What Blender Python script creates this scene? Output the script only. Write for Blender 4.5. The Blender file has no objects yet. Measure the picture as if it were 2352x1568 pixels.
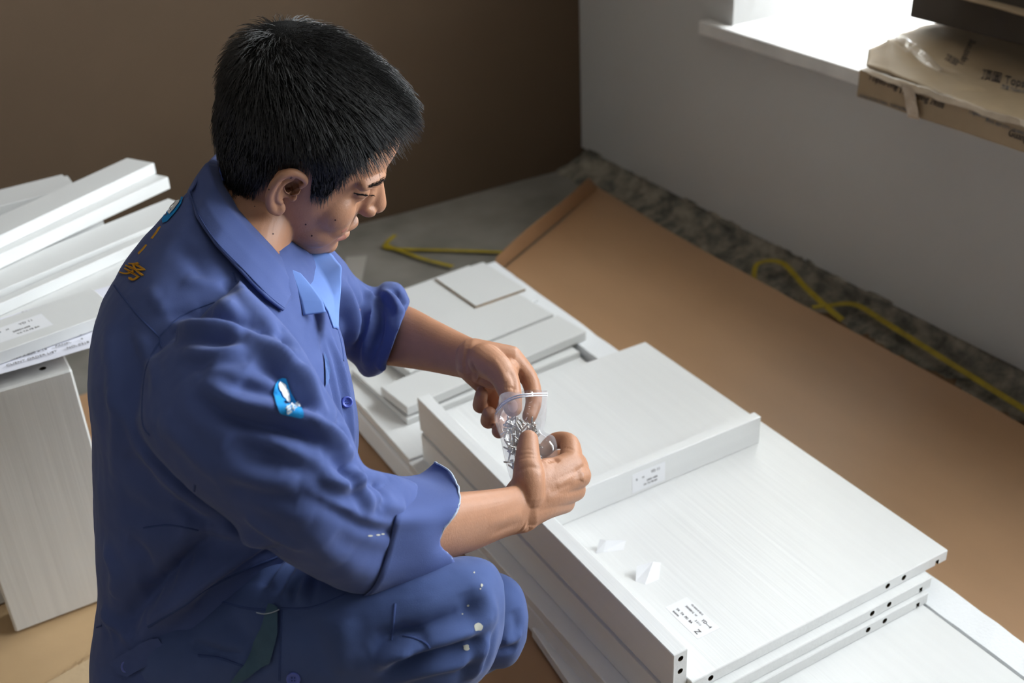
import bpy, bmesh, math, random
import numpy as np
from mathutils import Vector, Matrix, noise as mnoise
from mathutils.bvhtree import BVHTree

random.seed(7); rng = np.random.default_rng(7)
scene = bpy.context.scene
C = scene.collection

# ------------------------------------------------------------------ camera
IMW, IMH, FPX, CAM_H = 2352, 1568, 2623.45, 1.2
_y, _p, _r = math.radians(28.984), math.radians(29.8015), math.radians(-2.9735)
FWD = Vector((math.sin(_y)*math.cos(_p), math.cos(_y)*math.cos(_p), -math.sin(_p)))
_r0 = Vector((math.cos(_y), -math.sin(_y), 0)); _u0 = _r0.cross(FWD)
RIGHT = math.cos(_r)*_r0 + math.sin(_r)*_u0
UP = -math.sin(_r)*_r0 + math.cos(_r)*_u0
CAM = Vector((0, 0, CAM_H))
cam_data = bpy.data.cameras.new('camera'); cam = bpy.data.objects.new('camera', cam_data); C.objects.link(cam)
cam_data.sensor_width = 36; cam_data.lens = FPX*36/IMW; cam_data.clip_start = .02
cam.matrix_world = Matrix(((RIGHT.x, UP.x, -FWD.x, CAM.x), (RIGHT.y, UP.y, -FWD.y, CAM.y), (RIGHT.z, UP.z, -FWD.z, CAM.z), (0, 0, 0, 1)))
cam_data.dof.use_dof = True; cam_data.dof.focus_distance = 1.23; cam_data.dof.aperture_fstop = 5.0
scene.camera = cam

def at(u, v, d):
    """point d metres deep seen at photo pixel (u, v)"""
    return CAM + d*(FWD + RIGHT*((u-IMW/2)/FPX) - UP*((v-IMH/2)/FPX))
def onz(u, v, z):
    r = FWD + RIGHT*((u-IMW/2)/FPX) - UP*((v-IMH/2)/FPX)
    return CAM + r*((z-CAM_H)/r.z)
def onx(u, v, x):
    r = FWD + RIGHT*((u-IMW/2)/FPX) - UP*((v-IMH/2)/FPX)
    return CAM + r*(x/r.x)

# ------------------------------------------------------------------ sky, exposure
world = bpy.data.worlds.new('sky'); scene.world = world; world.use_nodes = True
bg = world.node_tree.nodes['Background']
bg.inputs[0].default_value = (.87, .94, 1, 1); bg.inputs[1].default_value = 18.5
vs = scene.view_settings
vs.view_transform = 'Standard'; vs.look = 'None'; vs.gamma = 1; vs.exposure = 0.14; vs.use_curve_mapping = False
scene.cycles.use_denoising = True
scene.cycles.max_bounces = 6; scene.cycles.diffuse_bounces = 4; scene.cycles.glossy_bounces = 2; scene.cycles.transparent_max_bounces = 10
scene.cycles.use_adaptive_sampling = True; scene.cycles.adaptive_threshold = .08
scene.cycles.sample_clamp_indirect = 6
WY0, WY1, WZ1 = -.35, 1.975, 2.15           # window opening along the right wall
SKY_L = bpy.data.lights.new('window_daylight', 'AREA'); SKY_L.shape = 'RECTANGLE'
SKY_L.size = WY1-WY0; SKY_L.size_y = WZ1-.53; SKY_L.cycles.is_portal = True
so = bpy.data.objects.new('window_daylight', SKY_L); C.objects.link(so)
so.location = (2.42, (WY0+WY1)/2, (WZ1+.53)/2)
so.rotation_euler = Matrix(((0, 0, 1), (-1, 0, 0), (0, -1, 0))).to_euler()   # emits towards -x

# ------------------------------------------------------------------ material helpers
def mat(name, col, rough=.5, spec=.5, metal=0, var=None, bump=None, stretch=(1, 1, 1), sheen=0, col2=None, sss=0, rvar=0, coat=0):
    m = bpy.data.materials.new(name); m.use_nodes = True
    nt = m.node_tree; N = nt.nodes; Lk = nt.links.new
    b = N['Principled BSDF']
    b.inputs['Base Color'].default_value = (*col, 1); b.inputs['Roughness'].default_value = rough
    b.inputs['Metallic'].default_value = metal; b.inputs['Specular IOR Level'].default_value = spec
    if sheen: b.inputs['Sheen Weight'].default_value = sheen; b.inputs['Sheen Roughness'].default_value = .4
    if coat: b.inputs['Coat Weight'].default_value = coat; b.inputs['Coat Roughness'].default_value = .25
    if sss:
        b.inputs['Subsurface Weight'].default_value = sss; b.inputs['Subsurface Radius'].default_value = (1, .35, .2); b.inputs['Subsurface Scale'].default_value = .006
    tc = N.new('ShaderNodeTexCoord'); mp = N.new('ShaderNodeMapping'); mp.inputs['Scale'].default_value = stretch
    Lk(tc.outputs['Object'], mp.inputs['Vector'])
    def nz(scale, detail=3, r=.6):
        n = N.new('ShaderNodeTexNoise'); n.inputs['Scale'].default_value = scale; n.inputs['Detail'].default_value = detail; n.inputs['Roughness'].default_value = r
        Lk(mp.outputs[0], n.inputs['Vector']); return n
    if var:
        n = nz(var[0]); rp = N.new('ShaderNodeValToRGB')
        rp.color_ramp.elements[0].position = .5-var[2] if len(var) > 2 else .3; rp.color_ramp.elements[1].position = .5+var[2] if len(var) > 2 else .7
        c2 = col2 or tuple(c*(1-var[1]) for c in col)
        rp.color_ramp.elements[0].color = (*c2, 1); rp.color_ramp.elements[1].color = (*col, 1)
        Lk(n.outputs[0], rp.inputs[0]); Lk(rp.outputs[0], b.inputs['Base Color'])
        if rvar:
            mr = N.new('ShaderNodeMapRange'); mr.inputs[3].default_value = rough-rvar; mr.inputs[4].default_value = rough+rvar
            Lk(n.outputs[0], mr.inputs[0]); Lk(mr.outputs[0], b.inputs['Roughness'])
    if bump:
        n2 = nz(bump[0], 3); bp = N.new('ShaderNodeBump'); bp.inputs['Strength'].default_value = bump[1]; bp.inputs['Distance'].default_value = bump[2]
        Lk(n2.outputs[0], bp.inputs['Height']); Lk(bp.outputs[0], b.inputs['Normal'])
    return m
M = {}
M['panel_y'] = mat('white_woodgrain_along_y', (.80, .80, .79), .30, .5, var=(90, .03), bump=(150, .38, .0010), stretch=(1, .022, 1))
M['panel_x'] = mat('white_woodgrain_along_x', (.80, .80, .79), .36, .5, var=(90, .03), bump=(150, .4, .0007), stretch=(.022, 1, 1))
M['panel_z'] = mat('white_woodgrain_along_z', (.78, .77, .74), .40, .5, var=(90, .07), bump=(150, .5, .0008), stretch=(1, 1, .022))
M['panel_s'] = mat('white_smooth_board', (.74, .74, .725), .42, .5, var=(6, .02))
M['mdf'] = mat('brown_fibreboard', (.33, .20, .08), .8, .2, var=(60, .3))
M['hole'] = mat('hole_shade_fibreboard', (.05, .035, .02), .9, .1)  # near-black: shade inside holes and grooves is put into the colour
M['foam'] = mat('white_foam', (.84, .85, .86), .75, .3, bump=(220, .5, .0015))
M['card'] = mat('brown_cardboard', (.42, .245, .13), .42, .5, var=(5, .14), bump=(160, .12, .0006), stretch=(1, .25, 1))
M['card_shade'] = mat('wall_shade_cardboard', (.20, .12, .065), .8, .2, var=(6, .2))  # darker cardboard: the wall's shadow on the strip is painted in
M['card_l'] = mat('tan_cardboard', (.58, .39, .21), .5, .35, var=(7, .12), bump=(30, .25, .002))
M['card_print'] = mat('carton_board', (.37, .27, .165), .55, .3, var=(9, .2), bump=(20, .3, .003))
M['card_backlit'] = mat('backlit_shade_carton_board', (.10, .085, .07), .8, .2, var=(9, .2))  # shade of a carton seen against the window, mixed into its colour
M['tape'] = mat('glossy_packing_tape', (.50, .40, .30), .12, .7, var=(14, .25), bump=(60, .8, .003))
M['ink'] = mat('dark_print_ink', (.045, .035, .035), .6, .3)
M['ink_f'] = mat('faded_print_ink', (.20, .19, .19), .7, .2)
M['paper'] = mat('white_paper', (.80, .80, .88), .7, .2)
M['sticker'] = mat('sticker_paper', (.86, .86, .88), .45, .4)
M['strap'] = mat('yellow_packing_strap', (.42, .31, .02), .35, .5, var=(40, .3))
M['brown_wall'] = mat('brown_wall_paint', (.118, .078, .048), .75, .25, var=(2.0, .12), bump=(90, .15, .001))
M['grey_wall'] = mat('grey_wall_paint', (.57, .56, .54), .7, .25, var=(1.5, .05), bump=(120, .1, .0006))
M['white_wall'] = mat('white_wall_paint', (.49, .46, .42), .8, .2, var=(1.5, .05))
M['cream'] = mat('cream_reveal_plaster', (.74, .72, .66), .7, .2, var=(6, .1), bump=(40, .2, .002))
M['floor'] = mat('raw_concrete', (.29, .265, .235), .75, .25, var=(3.0, .45, .16), col2=(.155, .145, .12), bump=(35, .4, .004))
M['rubble'] = mat('rough_broken_plaster', (.36, .32, .255), .9, .1, var=(22, .7, .14), col2=(.13, .125, .105), bump=(60, .8, .006))
M['marble'] = mat('pale_stone_sill', (.86, .84, .81), .3, .5, var=(9, .25, .2))
M['frame'] = mat('window_frame_paint', (.75, .75, .75), .4, .5)

# ------------------------------------------------------------------ object helpers
def tag(o, label, cat, group=None, kind=None):
    if label: o['label'] = label
    if cat: o['category'] = cat
    if group: o['group'] = group
    if kind: o['kind'] = kind
    return o
def link(name, me, m=None, parent=None, loc=None, rot=None):
    o = bpy.data.objects.new(name, me); C.objects.link(o)
    if m is not None and me is not None: me.materials.clear(); me.materials.append(m)
    if parent is not None: o.parent = parent
    if loc is not None: o.location = loc
    if rot is not None: o.rotation_euler = rot
    return o
def mesh(name, vs_, fs, smooth=False):
    me = bpy.data.meshes.new(name); me.from_pydata([tuple(v) for v in vs_], [], [tuple(f) for f in fs]); me.update()
    if smooth: me.polygons.foreach_set('use_smooth', [True]*len(me.polygons))
    return me
def bm_mesh(name, bm, smooth=False):
    bmesh.ops.recalc_face_normals(bm, faces=bm.faces)
    me = bpy.data.meshes.new(name); bm.to_mesh(me); bm.free()
    if smooth: me.polygons.foreach_set('use_smooth', [True]*len(me.polygons))
    return me
def box_bm(sx, sy, sz, bev=.0008, seg=1, c=(0, 0, 0)):
    bm = bmesh.new(); bmesh.ops.create_cube(bm, size=1)
    for v in bm.verts: v.co = Vector((v.co.x*sx+c[0], v.co.y*sy+c[1], v.co.z*sz+c[2]))
    if bev: bmesh.ops.bevel(bm, geom=bm.edges[:], offset=bev, segments=seg, affect='EDGES', profile=.5)
    return bm
def apply_mods(o):
    dg = bpy.context.evaluated_depsgraph_get(); dg.update()
    me = bpy.data.meshes.new_from_object(o.evaluated_get(dg)); o.modifiers.clear()
    old = o.data; o.data = me; bpy.data.meshes.remove(old); return o
def cyl_bm(r, h, n=16, r2=None):
    bm = bmesh.new(); bmesh.ops.create_cone(bm, cap_ends=True, segments=n, radius1=r, radius2=r if r2 is None else r2, depth=h); return bm
def cut(o, bms, hole_mat=None):
    """bms in o's local frame: drilled out of o"""
    if hole_mat: o.data.materials.append(hole_mat)
    tot = bmesh.new()
    for b in bms:
        t = bpy.data.meshes.new('t'); b.to_mesh(t); b.free(); tot.from_mesh(t); bpy.data.meshes.remove(t)
    bmesh.ops.recalc_face_normals(tot, faces=tot.faces)
    me = bpy.data.meshes.new('cutter'); tot.to_mesh(me); tot.free()
    me.materials.append(hole_mat or o.data.materials[0])
    k = bpy.data.objects.new('cutter', me); C.objects.link(k); k.matrix_world = o.matrix_basis.copy()
    md = o.modifiers.new('b', 'BOOLEAN'); md.object = k; md.operation = 'DIFFERENCE'; md.solver = 'EXACT'; md.material_mode = 'TRANSFER'
    apply_mods(o); bpy.data.objects.remove(k); bpy.data.meshes.remove(me)
def hole(p, axis, r=.004, h=.03):
    b = cyl_bm(r, h); R_ = {'x': Matrix.Rotation(math.pi/2, 4, 'Y'), 'y': Matrix.Rotation(math.pi/2, 4, 'X'), 'z': Matrix.Identity(4)}[axis]
    bmesh.ops.transform(b, matrix=Matrix.Translation(p) @ R_, verts=b.verts); return b
def board(name, x, y, z, m, rz=0, bev=.0009, piv=None):
    """axis-aligned board; rz turns it about its own centre"""
    sx, sy, sz = x[1]-x[0], y[1]-y[0], z[1]-z[0]
    me = bm_mesh(name, box_bm(sx, sy, sz, bev))
    return link(name, me, m, loc=((x[0]+x[1])/2, (y[0]+y[1])/2, (z[0]+z[1])/2), rot=(0, 0, rz))
def struct(o): o['kind'] = 'structure'; return o
def text_me(body, size, ext=.0002, name='lettering'):
    cu = bpy.data.curves.new(name, 'FONT'); cu.body = body; cu.size = size; cu.extrude = ext; cu.align_x = 'CENTER'; cu.align_y = 'CENTER'
    o = bpy.data.objects.new(name, cu); C.objects.link(o)
    dg = bpy.context.evaluated_depsgraph_get(); dg.update()
    me = bpy.data.meshes.new_from_object(o.evaluated_get(dg)); bpy.data.objects.remove(o); bpy.data.curves.remove(cu); return me
def frame_mat(origin, xdir, normal):
    n = Vector(normal).normalized(); x = Vector(xdir); x = (x - n*x.dot(n)).normalized(); y = n.cross(x)
    return Matrix(((x.x, y.x, n.x, origin[0]), (x.y, y.y, n.y, origin[1]), (x.z, y.z, n.z, origin[2]), (0, 0, 0, 1)))
def ribbon(name, pts, width, thick, m, up=(0, 0, 1), sub=6):
    """flat strap swept along pts"""
    P = [Vector(p) for p in pts]; Q = []
    for i in range(len(P)-1):
        p0, p1, p2, p3 = P[max(i-1, 0)], P[i], P[i+1], P[min(i+2, len(P)-1)]
        for k in range(sub):
            t = k/sub
            Q.append(.5*((2*p1)+(p2-p0)*t+(2*p0-5*p1+4*p2-p3)*t*t+(3*p1-p0-3*p2+p3)*t**3))
    Q.append(P[-1]); V = []; F = []
    for i, q in enumerate(Q):
        t = (Q[min(i+1, len(Q)-1)]-Q[max(i-1, 0)]).normalized(); s = t.cross(Vector(up)).normalized()*width/2; n = Vector(up)*thick
        V += [q-s, q+s, q+s+n, q-s+n]
        if i:
            a = 4*(i-1); b = 4*i
            F += [(a+j, a+(j+1) % 4, b+(j+1) % 4, b+j) for j in range(4)]
    F += [(3, 2, 1, 0), tuple(len(V)-4+j for j in range(4))]
    return link(name, mesh(name, V, F), m)

# ------------------------------------------------------------------ room
RX, BY = 1.70, 2.60
def plate(name, x, y, z, m): return struct(board(name, x, y, z, m, bev=0))
fb = bmesh.new(); bmesh.ops.create_grid(fb, x_segments=120, y_segments=120, size=.5)
for v in fb.verts:
    X, Y = v.co.x*4.4-.45, v.co.y*5.3+.02
    v.co = Vector((X, Y, .0025*mnoise.noise(Vector((X*3, Y*3, 0)))-.003))
struct(link('floor', bm_mesh('floor', fb, True), M['floor']))
plate('ceiling', (-2.6, 2.6), (-2.6, 2.7), (2.6, 2.7), M['white_wall'])
plate('wall_back', (-2.6, 2.6), (BY, BY+.1), (-.02, 2.62), M['brown_wall'])
plate('wall_left', (-2.7, -2.6), (-2.7, 2.7), (-.02, 2.62), M['white_wall'])
plate('wall_front', (-2.6, 2.6), (-2.7, -2.6), (-.02, 2.62), M['white_wall'])
# right wall: parapet under the window, pier in the corner, lintel, pier behind the camera
wr = bmesh.new()
def addbox(bm, x, y, z):
    b = box_bm(x[1]-x[0], y[1]-y[0], z[1]-z[0], 0, c=((x[0]+x[1])/2, (y[0]+y[1])/2, (z[0]+z[1])/2))
    t = bpy.data.meshes.new('t'); b.to_mesh(t); b.free(); bm.from_mesh(t); bpy.data.meshes.remove(t)
addbox(wr, (RX, RX+.2), (-2.6, BY), (.052, .49)); addbox(wr, (RX, RX+.2), (WY1, BY), (.49, 2.62))
addbox(wr, (RX, RX+.2), (-2.6, WY0), (.49, 2.62)); addbox(wr, (RX, RX+.2), (WY0, WY1), (WZ1, 2.62))
struct(link('wall_right', bm_mesh('wall_right', wr), M['grey_wall']))
# broken plaster where the skirting is missing: a rough strip
V = []; F = []; nY, nZ = 420, 12
for i in range(nY+1):
    for j in range(nZ+1):
        y = -.4+(BY+.4)*i/nY; s = j/nZ
        x = RX+.004-.10*(1-s)**2.2; z = .060*s**1.1
        n = mnoise.fractal(Vector((y*14, s*3, 1)), .9, 2, 4); n2 = mnoise.noise(Vector((y*60, s*9, 5)))
        if j not in (nZ,): x -= .014*n*(.4+s)+.004*n2; z += .012*n*(1-abs(2*s-1))+.004*n2*(1-s)+.001
        if j == nZ: z += .006*mnoise.noise(Vector((y*22, 0, 2)))
        V.append((x, y, z if j else -.006))
for i in range(nY):
    for j in range(nZ): a = i*(nZ+1)+j; F.append((a, a+1, a+nZ+2, a+nZ+1))
struct(link('baseboard_right', mesh('baseboard_right', V, F, True), M['rubble']))
# bay window: sill slab, cream reveals, frame and panes
win = struct(bpy.data.objects.new('window_1', None)); C.objects.link(win); win.location = (2.3, .8, .52)
def wpart(name, x, y, z, m, bev=0, parent=None):
    o = board(name, x, y, z, m, bev=bev); o.parent = win; o.location = Vector(o.location)-win.location; return o
sill_bm = box_bm(.76, WY1+.085-WY0+.1, .030, .003, 2)
sill = link('window_sill', bm_mesh('window_sill', sill_bm), M['marble'], win, loc=Vector((2.05, (WY1+.085+WY0-.1)/2, .505))-win.location)
wpart('reveal', (RX+.002, 2.40), (WY1, WY1+.12), (.5205, WZ1), M['cream'])
wpart('reveal', (RX+.002, 2.40), (WY0-.12, WY0), (.5205, WZ1), M['cream'])
wpart('bay_soffit', (RX+.2, 2.40), (WY0-.12, WY1+.12), (WZ1, WZ1+.1), M['cream'])
for y in (WY0+.03, .41, 1.19, WY1-.03): wpart('window_frame', (2.37, 2.41), (y-.03, y+.03), (.5205, WZ1), M['frame'], .002)
for z in (.55, WZ1-.03): wpart('window_frame', (2.372, 2.408), (WY0, WY1), (z-.03, z+.03), M['frame'], .002)
gm = bpy.data.materials.new('window_glass'); gm.use_nodes = True; gn = gm.node_tree; gn.nodes.remove(gn.nodes['Principled BSDF'])
t_ = gn.nodes.new('ShaderNodeBsdfTransparent'); g_ = gn.nodes.new('ShaderNodeBsdfGlossy'); g_.inputs['Roughness'].default_value = .02; x_ = gn.nodes.new('ShaderNodeMixShader'); x_.inputs[0].default_value = .06
gn.links.new(t_.outputs[0], x_.inputs[1]); gn.links.new(g_.outputs[0], x_.inputs[2]); gn.links.new(x_.outputs[0], gn.nodes['Material Output'].inputs[0])
for a, b in ((WY0+.06, .38), (.44, 1.16), (1.22, WY1-.06)): wpart('pane', (2.386, 2.392), (a, b), (.58, WZ1-.06), gm)

# ------------------------------------------------------------------ cardboard on the floor
def sheet(name, corners, m, thick=.004, nu=40, nv=40, hf=None, label=None):
    """a bilinear sheet with real thickness; hf(u,v,p) lifts it"""
    a, b, c, d = [Vector(p) for p in corners]; V = []; F = []
    for i in range(nu+1):
        for j in range(nv+1):
            u, v = i/nu, j/nv; p = (a*(1-u)+b*u)*(1-v)+(d*(1-u)+c*u)*v
            if hf: p = p+Vector((0, 0, hf(u, v, p)))
            V.append(p)
    n = len(V); V += [p-Vector((0, 0, thick)) for p in V]
    K = lambda i, j: i*(nv+1)+j
    for i in range(nu):
        for j in range(nv):
            q = (K(i, j), K(i+1, j), K(i+1, j+1), K(i, j+1)); F.append(q); F.append(tuple(n+k for k in reversed(q)))
    for i in range(nu):
        for j in (0, nv):
            F.append((K(i, j), n+K(i, j), n+K(i+1, j), K(i+1, j)) if j == 0 else (K(i+1, j), n+K(i+1, j), n+K(i, j), K(i, j)))
    for j in range(nv):
        for i in (0, nu):
            F.append((K(i, j+1), n+K(i, j+1), n+K(i, j), K(i, j)) if i == 0 else (K(i, j), n+K(i, j), n+K(i, j+1), K(i, j+1)))
    return link(name, mesh(name, V, F, False), m)
tag(sheet('cardboard_sheet', [(.12, .2, .006), (1.14, .2, .006), (1.14, 2.13, .006), (.12, 2.13, .006)], M['card'],
    hf=lambda u, v, p: .001*mnoise.noise(p*5)+.003*max(0, v-.955)/.045), 'brown cardboard carton base lying under the stacked white panels', 'cardboard')
def lift(u, v, p): return .022*u**2+.022*u**3*max(0, min(1, (.62-v)*4))+.004*mnoise.noise(p*3)+.012*(1-min(1, abs(v-.52)*3))*u
flap = sheet('cardboard_flap', [(1.10, .30, .016), (1.505, .30, .016), (1.585, 2.345, .016), (1.10, 2.085, .016)], M['card'], nu=30, nv=60, hf=lift)
tag(flap, 'long brown cardboard flap opened out beside the panels towards the window wall', 'cardboard')
V = []; F = []
a0, a1 = Vector((1.10, 2.085, .017)), Vector((1.585, 2.345, .038)); o0, o1 = onz(1140, 592, .060), onz(1352, 408, .105)
for i in range(21):
    t = i/20
    for s in (0, .04, .35, .7, 1):
        p = (a0.lerp(a1, t)).lerp(o0.lerp(o1, t), s); p.z += .004*math.sin(6*t)*s
        V += [p, p+Vector((.0020, .0035, 0))]
K = lambda i, j, k: (i*5+j)*2+k
for i in range(20):
    for j in range(4):
        F += [(K(i, j, 0), K(i+1, j, 0), K(i+1, j+1, 0), K(i, j+1, 0)), (K(i, j+1, 1), K(i+1, j+1, 1), K(i+1, j, 1), K(i, j, 1))]
    F += [(K(i, 4, 0), K(i+1, 4, 0), K(i+1, 4, 1), K(i, 4, 1)), (K(i, 0, 1), K(i+1, 0, 1), K(i+1, 0, 0), K(i, 0, 0))]
for j in range(4):
    F += [(K(0, j, 0), K(0, j+1, 0), K(0, j+1, 1), K(0, j, 1)), (K(20, j, 1), K(20, j+1, 1), K(20, j+1, 0), K(20, j, 0))]
lip = link('folded_lip', mesh('folded_lip', V, F), M['card'], flap)
tag(sheet('cardboard_sheet', [(1.50, .2, .006), (1.66, .2, .006), (1.655, 1.52, .006), (1.61, 1.56, .006)], M['card_shade'], nu=8, nv=40,
    hf=lambda u, v, p: .003*mnoise.noise(p*6)), 'strip of cardboard coloured in wall shade, lying along the foot of the window wall', 'cardboard')
def wr_(u, v, p):
    w = 0
    for (cx, cy, dx, dy, a) in ((.02, 1.36, .9, .35, .006), (-.06, 1.26, .8, .5, .005), (.10, 1.30, .25, .95, .006), (.0, 1.22, .95, .2, .004)):
        d = (p.x-cx)*dy-(p.y-cy)*dx; w += a*math.exp(-(d/.006)**2)*math.exp(-(((p.x-cx)*dx+(p.y-cy)*dy)/.09)**2)
    return w+.001*mnoise.noise(p*8)
tan = tag(sheet('cardboard_sheet', [(-.9, .35, .0145), (.50, .35, .0145), (.44, 1.60, .0145), (-.9, 1.75, .0145)], M['card_l'], nu=150, nv=120, hf=wr_),
    'pale tan creased cardboard on the floor under the worker', 'cardboard')
tp = bmesh.new()
link('tape_strip', mesh('tape_strip', [(-.22, 1.245, .0215), (.11, 1.325, .0235), (.10, 1.375, .0235), (-.22, 1.30, .0215), (-.22, 1.245, .0212), (.11, 1.325, .0232), (.10, 1.375, .0232), (-.22, 1.30, .0212)],
    [(0, 1, 2, 3), (7, 6, 5, 4), (0, 4, 5, 1), (1, 5, 6, 2), (2, 6, 7, 3), (3, 7, 4, 0)]), mat('clear_tape', (.62, .45, .27), .12, .6, bump=(25, .5, .004)), tan); tp.free()

# ------------------------------------------------------------------ stacked cabinet panels in front of the worker
G = 'flat-pack cabinet parts'
base = tag(board('foam_slab', (.60, 1.03), (.36, 1.98), (.010, .0585), M['foam'], bev=.003), 'thick white foam slab at the bottom of the panel stack', 'packing foam')
def foam_bar(name, x, y, z, label):
    b = box_bm(x[1]-x[0], y[1]-y[0], z[1]-z[0], 0); bmesh.ops.subdivide_edges(b, edges=[e for e in b.edges if abs(e.verts[0].co.y-e.verts[1].co.y) > .1], cuts=70, use_grid_fill=True)
    for v in b.verts:
        if v.co.z > 0: v.co.z += .0018*mnoise.noise(v.co*26); v.co.x += .0015*mnoise.noise(v.co*30+Vector((3, 3, 3)))
    return tag(link(name, bm_mesh(name, b), M['foam'], loc=((x[0]+x[1])/2, (y[0]+y[1])/2, (z[0]+z[1])/2)), label, 'packing foam')
foam_bar('foam_bar', (1.037, 1.086), (.34, 2.02), (.012, .093), 'long white foam edge bar along the cardboard side of the panel stack')
p4 = tag(board('cabinet_panel', (.648, 1.031), (.36, 1.40), (.0765, .0945), M['panel_y']), 'white wood-grain panel lowest of the near stack, beside the foam bar', 'panel', G)
tag(board('cabinet_panel', (.600, 1.031), (.80, 1.465), (.0590, .0760), M['panel_y']), 'white panel under the long drawer board, peeking out as a shaded ledge', 'panel', G)
p3 = tag(board('cabinet_panel', (.648, 1.038), (.748, 1.425), (.0950, .1130), M['panel_y']), 'third white panel down, with two dowel holes in its front edge', 'panel', G)
p2 = tag(board('cabinet_panel', (.648, 1.047), (.754, 1.435), (.1135, .1315), M['panel_y']), 'second white panel down, right under the top panel, pulled slightly forward', 'panel', G)
p1 = tag(board('cabinet_panel', (.648, 1.089), (.767, 1.463), (.1320, .1500), M['panel_y']), 'large white wood-grain panel on top of the stack, with paper label', 'panel', G)
def loc_of(o, w): return Vector(w)-Vector(o.location)
def yface(u, v, y):
    r = FWD + RIGHT*((u-IMW/2)/FPX) - UP*((v-IMH/2)/FPX); return CAM+r*(y/r.y)
zb = lambda x, y: (1400+x/2.471, 1160+y/2.471)
for o, y, hs, gx in ((p1, .767, ((1672, 404), (1580, 451), (575, 977)), 1.070), (p2, .754, ((1587, 564), (1491, 613)), 1.028), (p3, .748, ((1566, 632), (1471, 684)), 1.019)):
    cs = []
    for h in hs:
        w = yface(*zb(*h), y); w.z = o.location.z; cs.append(hole(loc_of(o, w), 'y', .0042, .03))
    g = box_bm(.006, .72, .0105, 0, c=loc_of(o, (gx, o.location.y, o.location.z-.0055))); cs.append(g)
    cut(o, cs, M['hole'])
# long drawer board standing on edge
ds = board('drawer_board', (.625, .6465), (.775, 1.458), (.0765, .2000), M['panel_y'])
cut(ds, [box_bm(.010, .75, .009, 0, c=(-.0108, 0, .133-ds.location.z))])
cut(ds, [hole(loc_of(ds, (.636, .775, .1895)), 'y', .0040), hole(loc_of(ds, (.636, .775, .1690)), 'y', .0040), hole(loc_of(ds, (.636, .775, .105)), 'y', .0040)], M['hole'])
tag(ds, 'long narrow white drawer board standing on edge beside the worker, grooved', 'board', G)
lw = tag(board('cabinet_panel', (.548, .80), (.70, 1.12), (.0125, .030), M['panel_y'], rz=-.10), 'shaded white panel lowest on the floor beside the knees', 'panel', G)
lw.location = (.700, .84, .0205)
lw.location.z = .0205
# rail standing across the top panel
rail = tag(board('rail_board', (.648, 1.046), (1.103, 1.119), (.1503, .2000), M['panel_x']), 'white rail board standing on edge across the top panel, sticker on its face', 'board', G)
# ------------------------------------------------------------------ far half of the stack
tag(board('cabinet_panel', (.604, 1.028), (1.47, 1.97), (.0595, .0775), M['panel_y']), 'white panel showing in the gap behind the top panel', 'panel', G)
tag(board('cabinet_panel', (.640, 1.020), (1.575, 1.79), (.0778, .0900), M['panel_s'], rz=.06), 'thin white board under the wide flat panel behind the hands', 'panel', G)
fa = board('cabinet_panel', (.690, 1.030), (1.69, 1.985), (.0940, .1120), M['panel_s'], rz=.11)
tag(fa, 'wide flat white panel lying behind the hands, square piece on top', 'panel', G)
fa2 = board('cabinet_panel', (.645, 1.055), (1.590, 1.680), (.0940, .1120), M['panel_s'], rz=.11)
tag(fa2, 'narrow white plank lying across the foam bar behind the forearm', 'panel', G)
tile = link('square_board', bm_mesh('square_board', box_bm(.122, .163, .0045, 0)), M['panel_s'], loc=(.985, 1.905, .1146), rot=(0, 0, .06))
tile.data.materials.append(M['mdf'])
for f in tile.data.polygons:
    if f.normal.z < .5: f.material_index = 1
tag(tile, 'small square white board with brown fibreboard edges on the far panel', 'board', G)
tag(board('spacer_block', (1.040, 1.062), (1.80, 1.855), (.0935, .100), M['foam'], rz=.2), 'small pale packing scrap beside the square board', 'packing foam')

# stickers and paper scraps on the top panel
def sticker(parent, origin, xdir, normal, w, h, lines, name='paper_sticker'):
    mw = frame_mat(origin, xdir, normal)
    s = link(name, bm_mesh(name, box_bm(w, h, .0002, 0)), M['sticker'], parent)
    s.matrix_world = Matrix.Translation(-Vector(parent.location)) @ mw if parent else mw
    s.matrix_parent_inverse = Matrix.Identity(4); s.matrix_basis = parent.matrix_basis.inverted() @ mw
    for (txt, x, y, size, rot, mm) in lines:
        t = link('lettering', text_me(txt, size), mm, s); t['kind'] = 'stuff'; t.matrix_basis = Matrix.Translation((x, y, .0003)) @ Matrix.Rotation(rot, 4, 'Z')
    return s
W1 = onz(1590, 1418, .15); dx = (onz(1640, 1430, .15)-onz(1563, 1358, .15)).normalized()
sticker(p1, W1+Vector((0, 0, .0002)), dx, (0, 0, 1), .068, .036, [
    ('YD—4', .019, .0080, .0062, 0, M['ink']), ('YD160318 0215', -.008, .0140, .0036, 0, M['ink_f']), ('200408×2  W', -.010, .0062, .0040, 0, M['ink_f']),
    ('YA  TA  PD  BA', -.008, -.0068, .0048, 0, M['ink']), ('2 2111', .012, .0000, .0040, 0, M['ink_f']), ('0000000', -.017, -.0135, .0034, 0, M['ink_f']), ('Z', .024, -.0105, .0105, 0, M['ink'])])
W2 = yface(1490, 1096, 1.103)
sticker(rail, W2+Vector((0, -.0002, 0)), (1, 0, 0), (0, -1, 0), .060, .034, [
    ('YD 11', .012, .009, .0065, 0, M['ink_f']), ('B      H', -.016, .005, .005, 0, M['ink_f']), ('2000 ×400', .006, -.0035, .0045, 0, M['ink_f']), ('YA TA PB BA', .003, -.0095, .0045, 0, M['ink_f'])])
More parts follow.
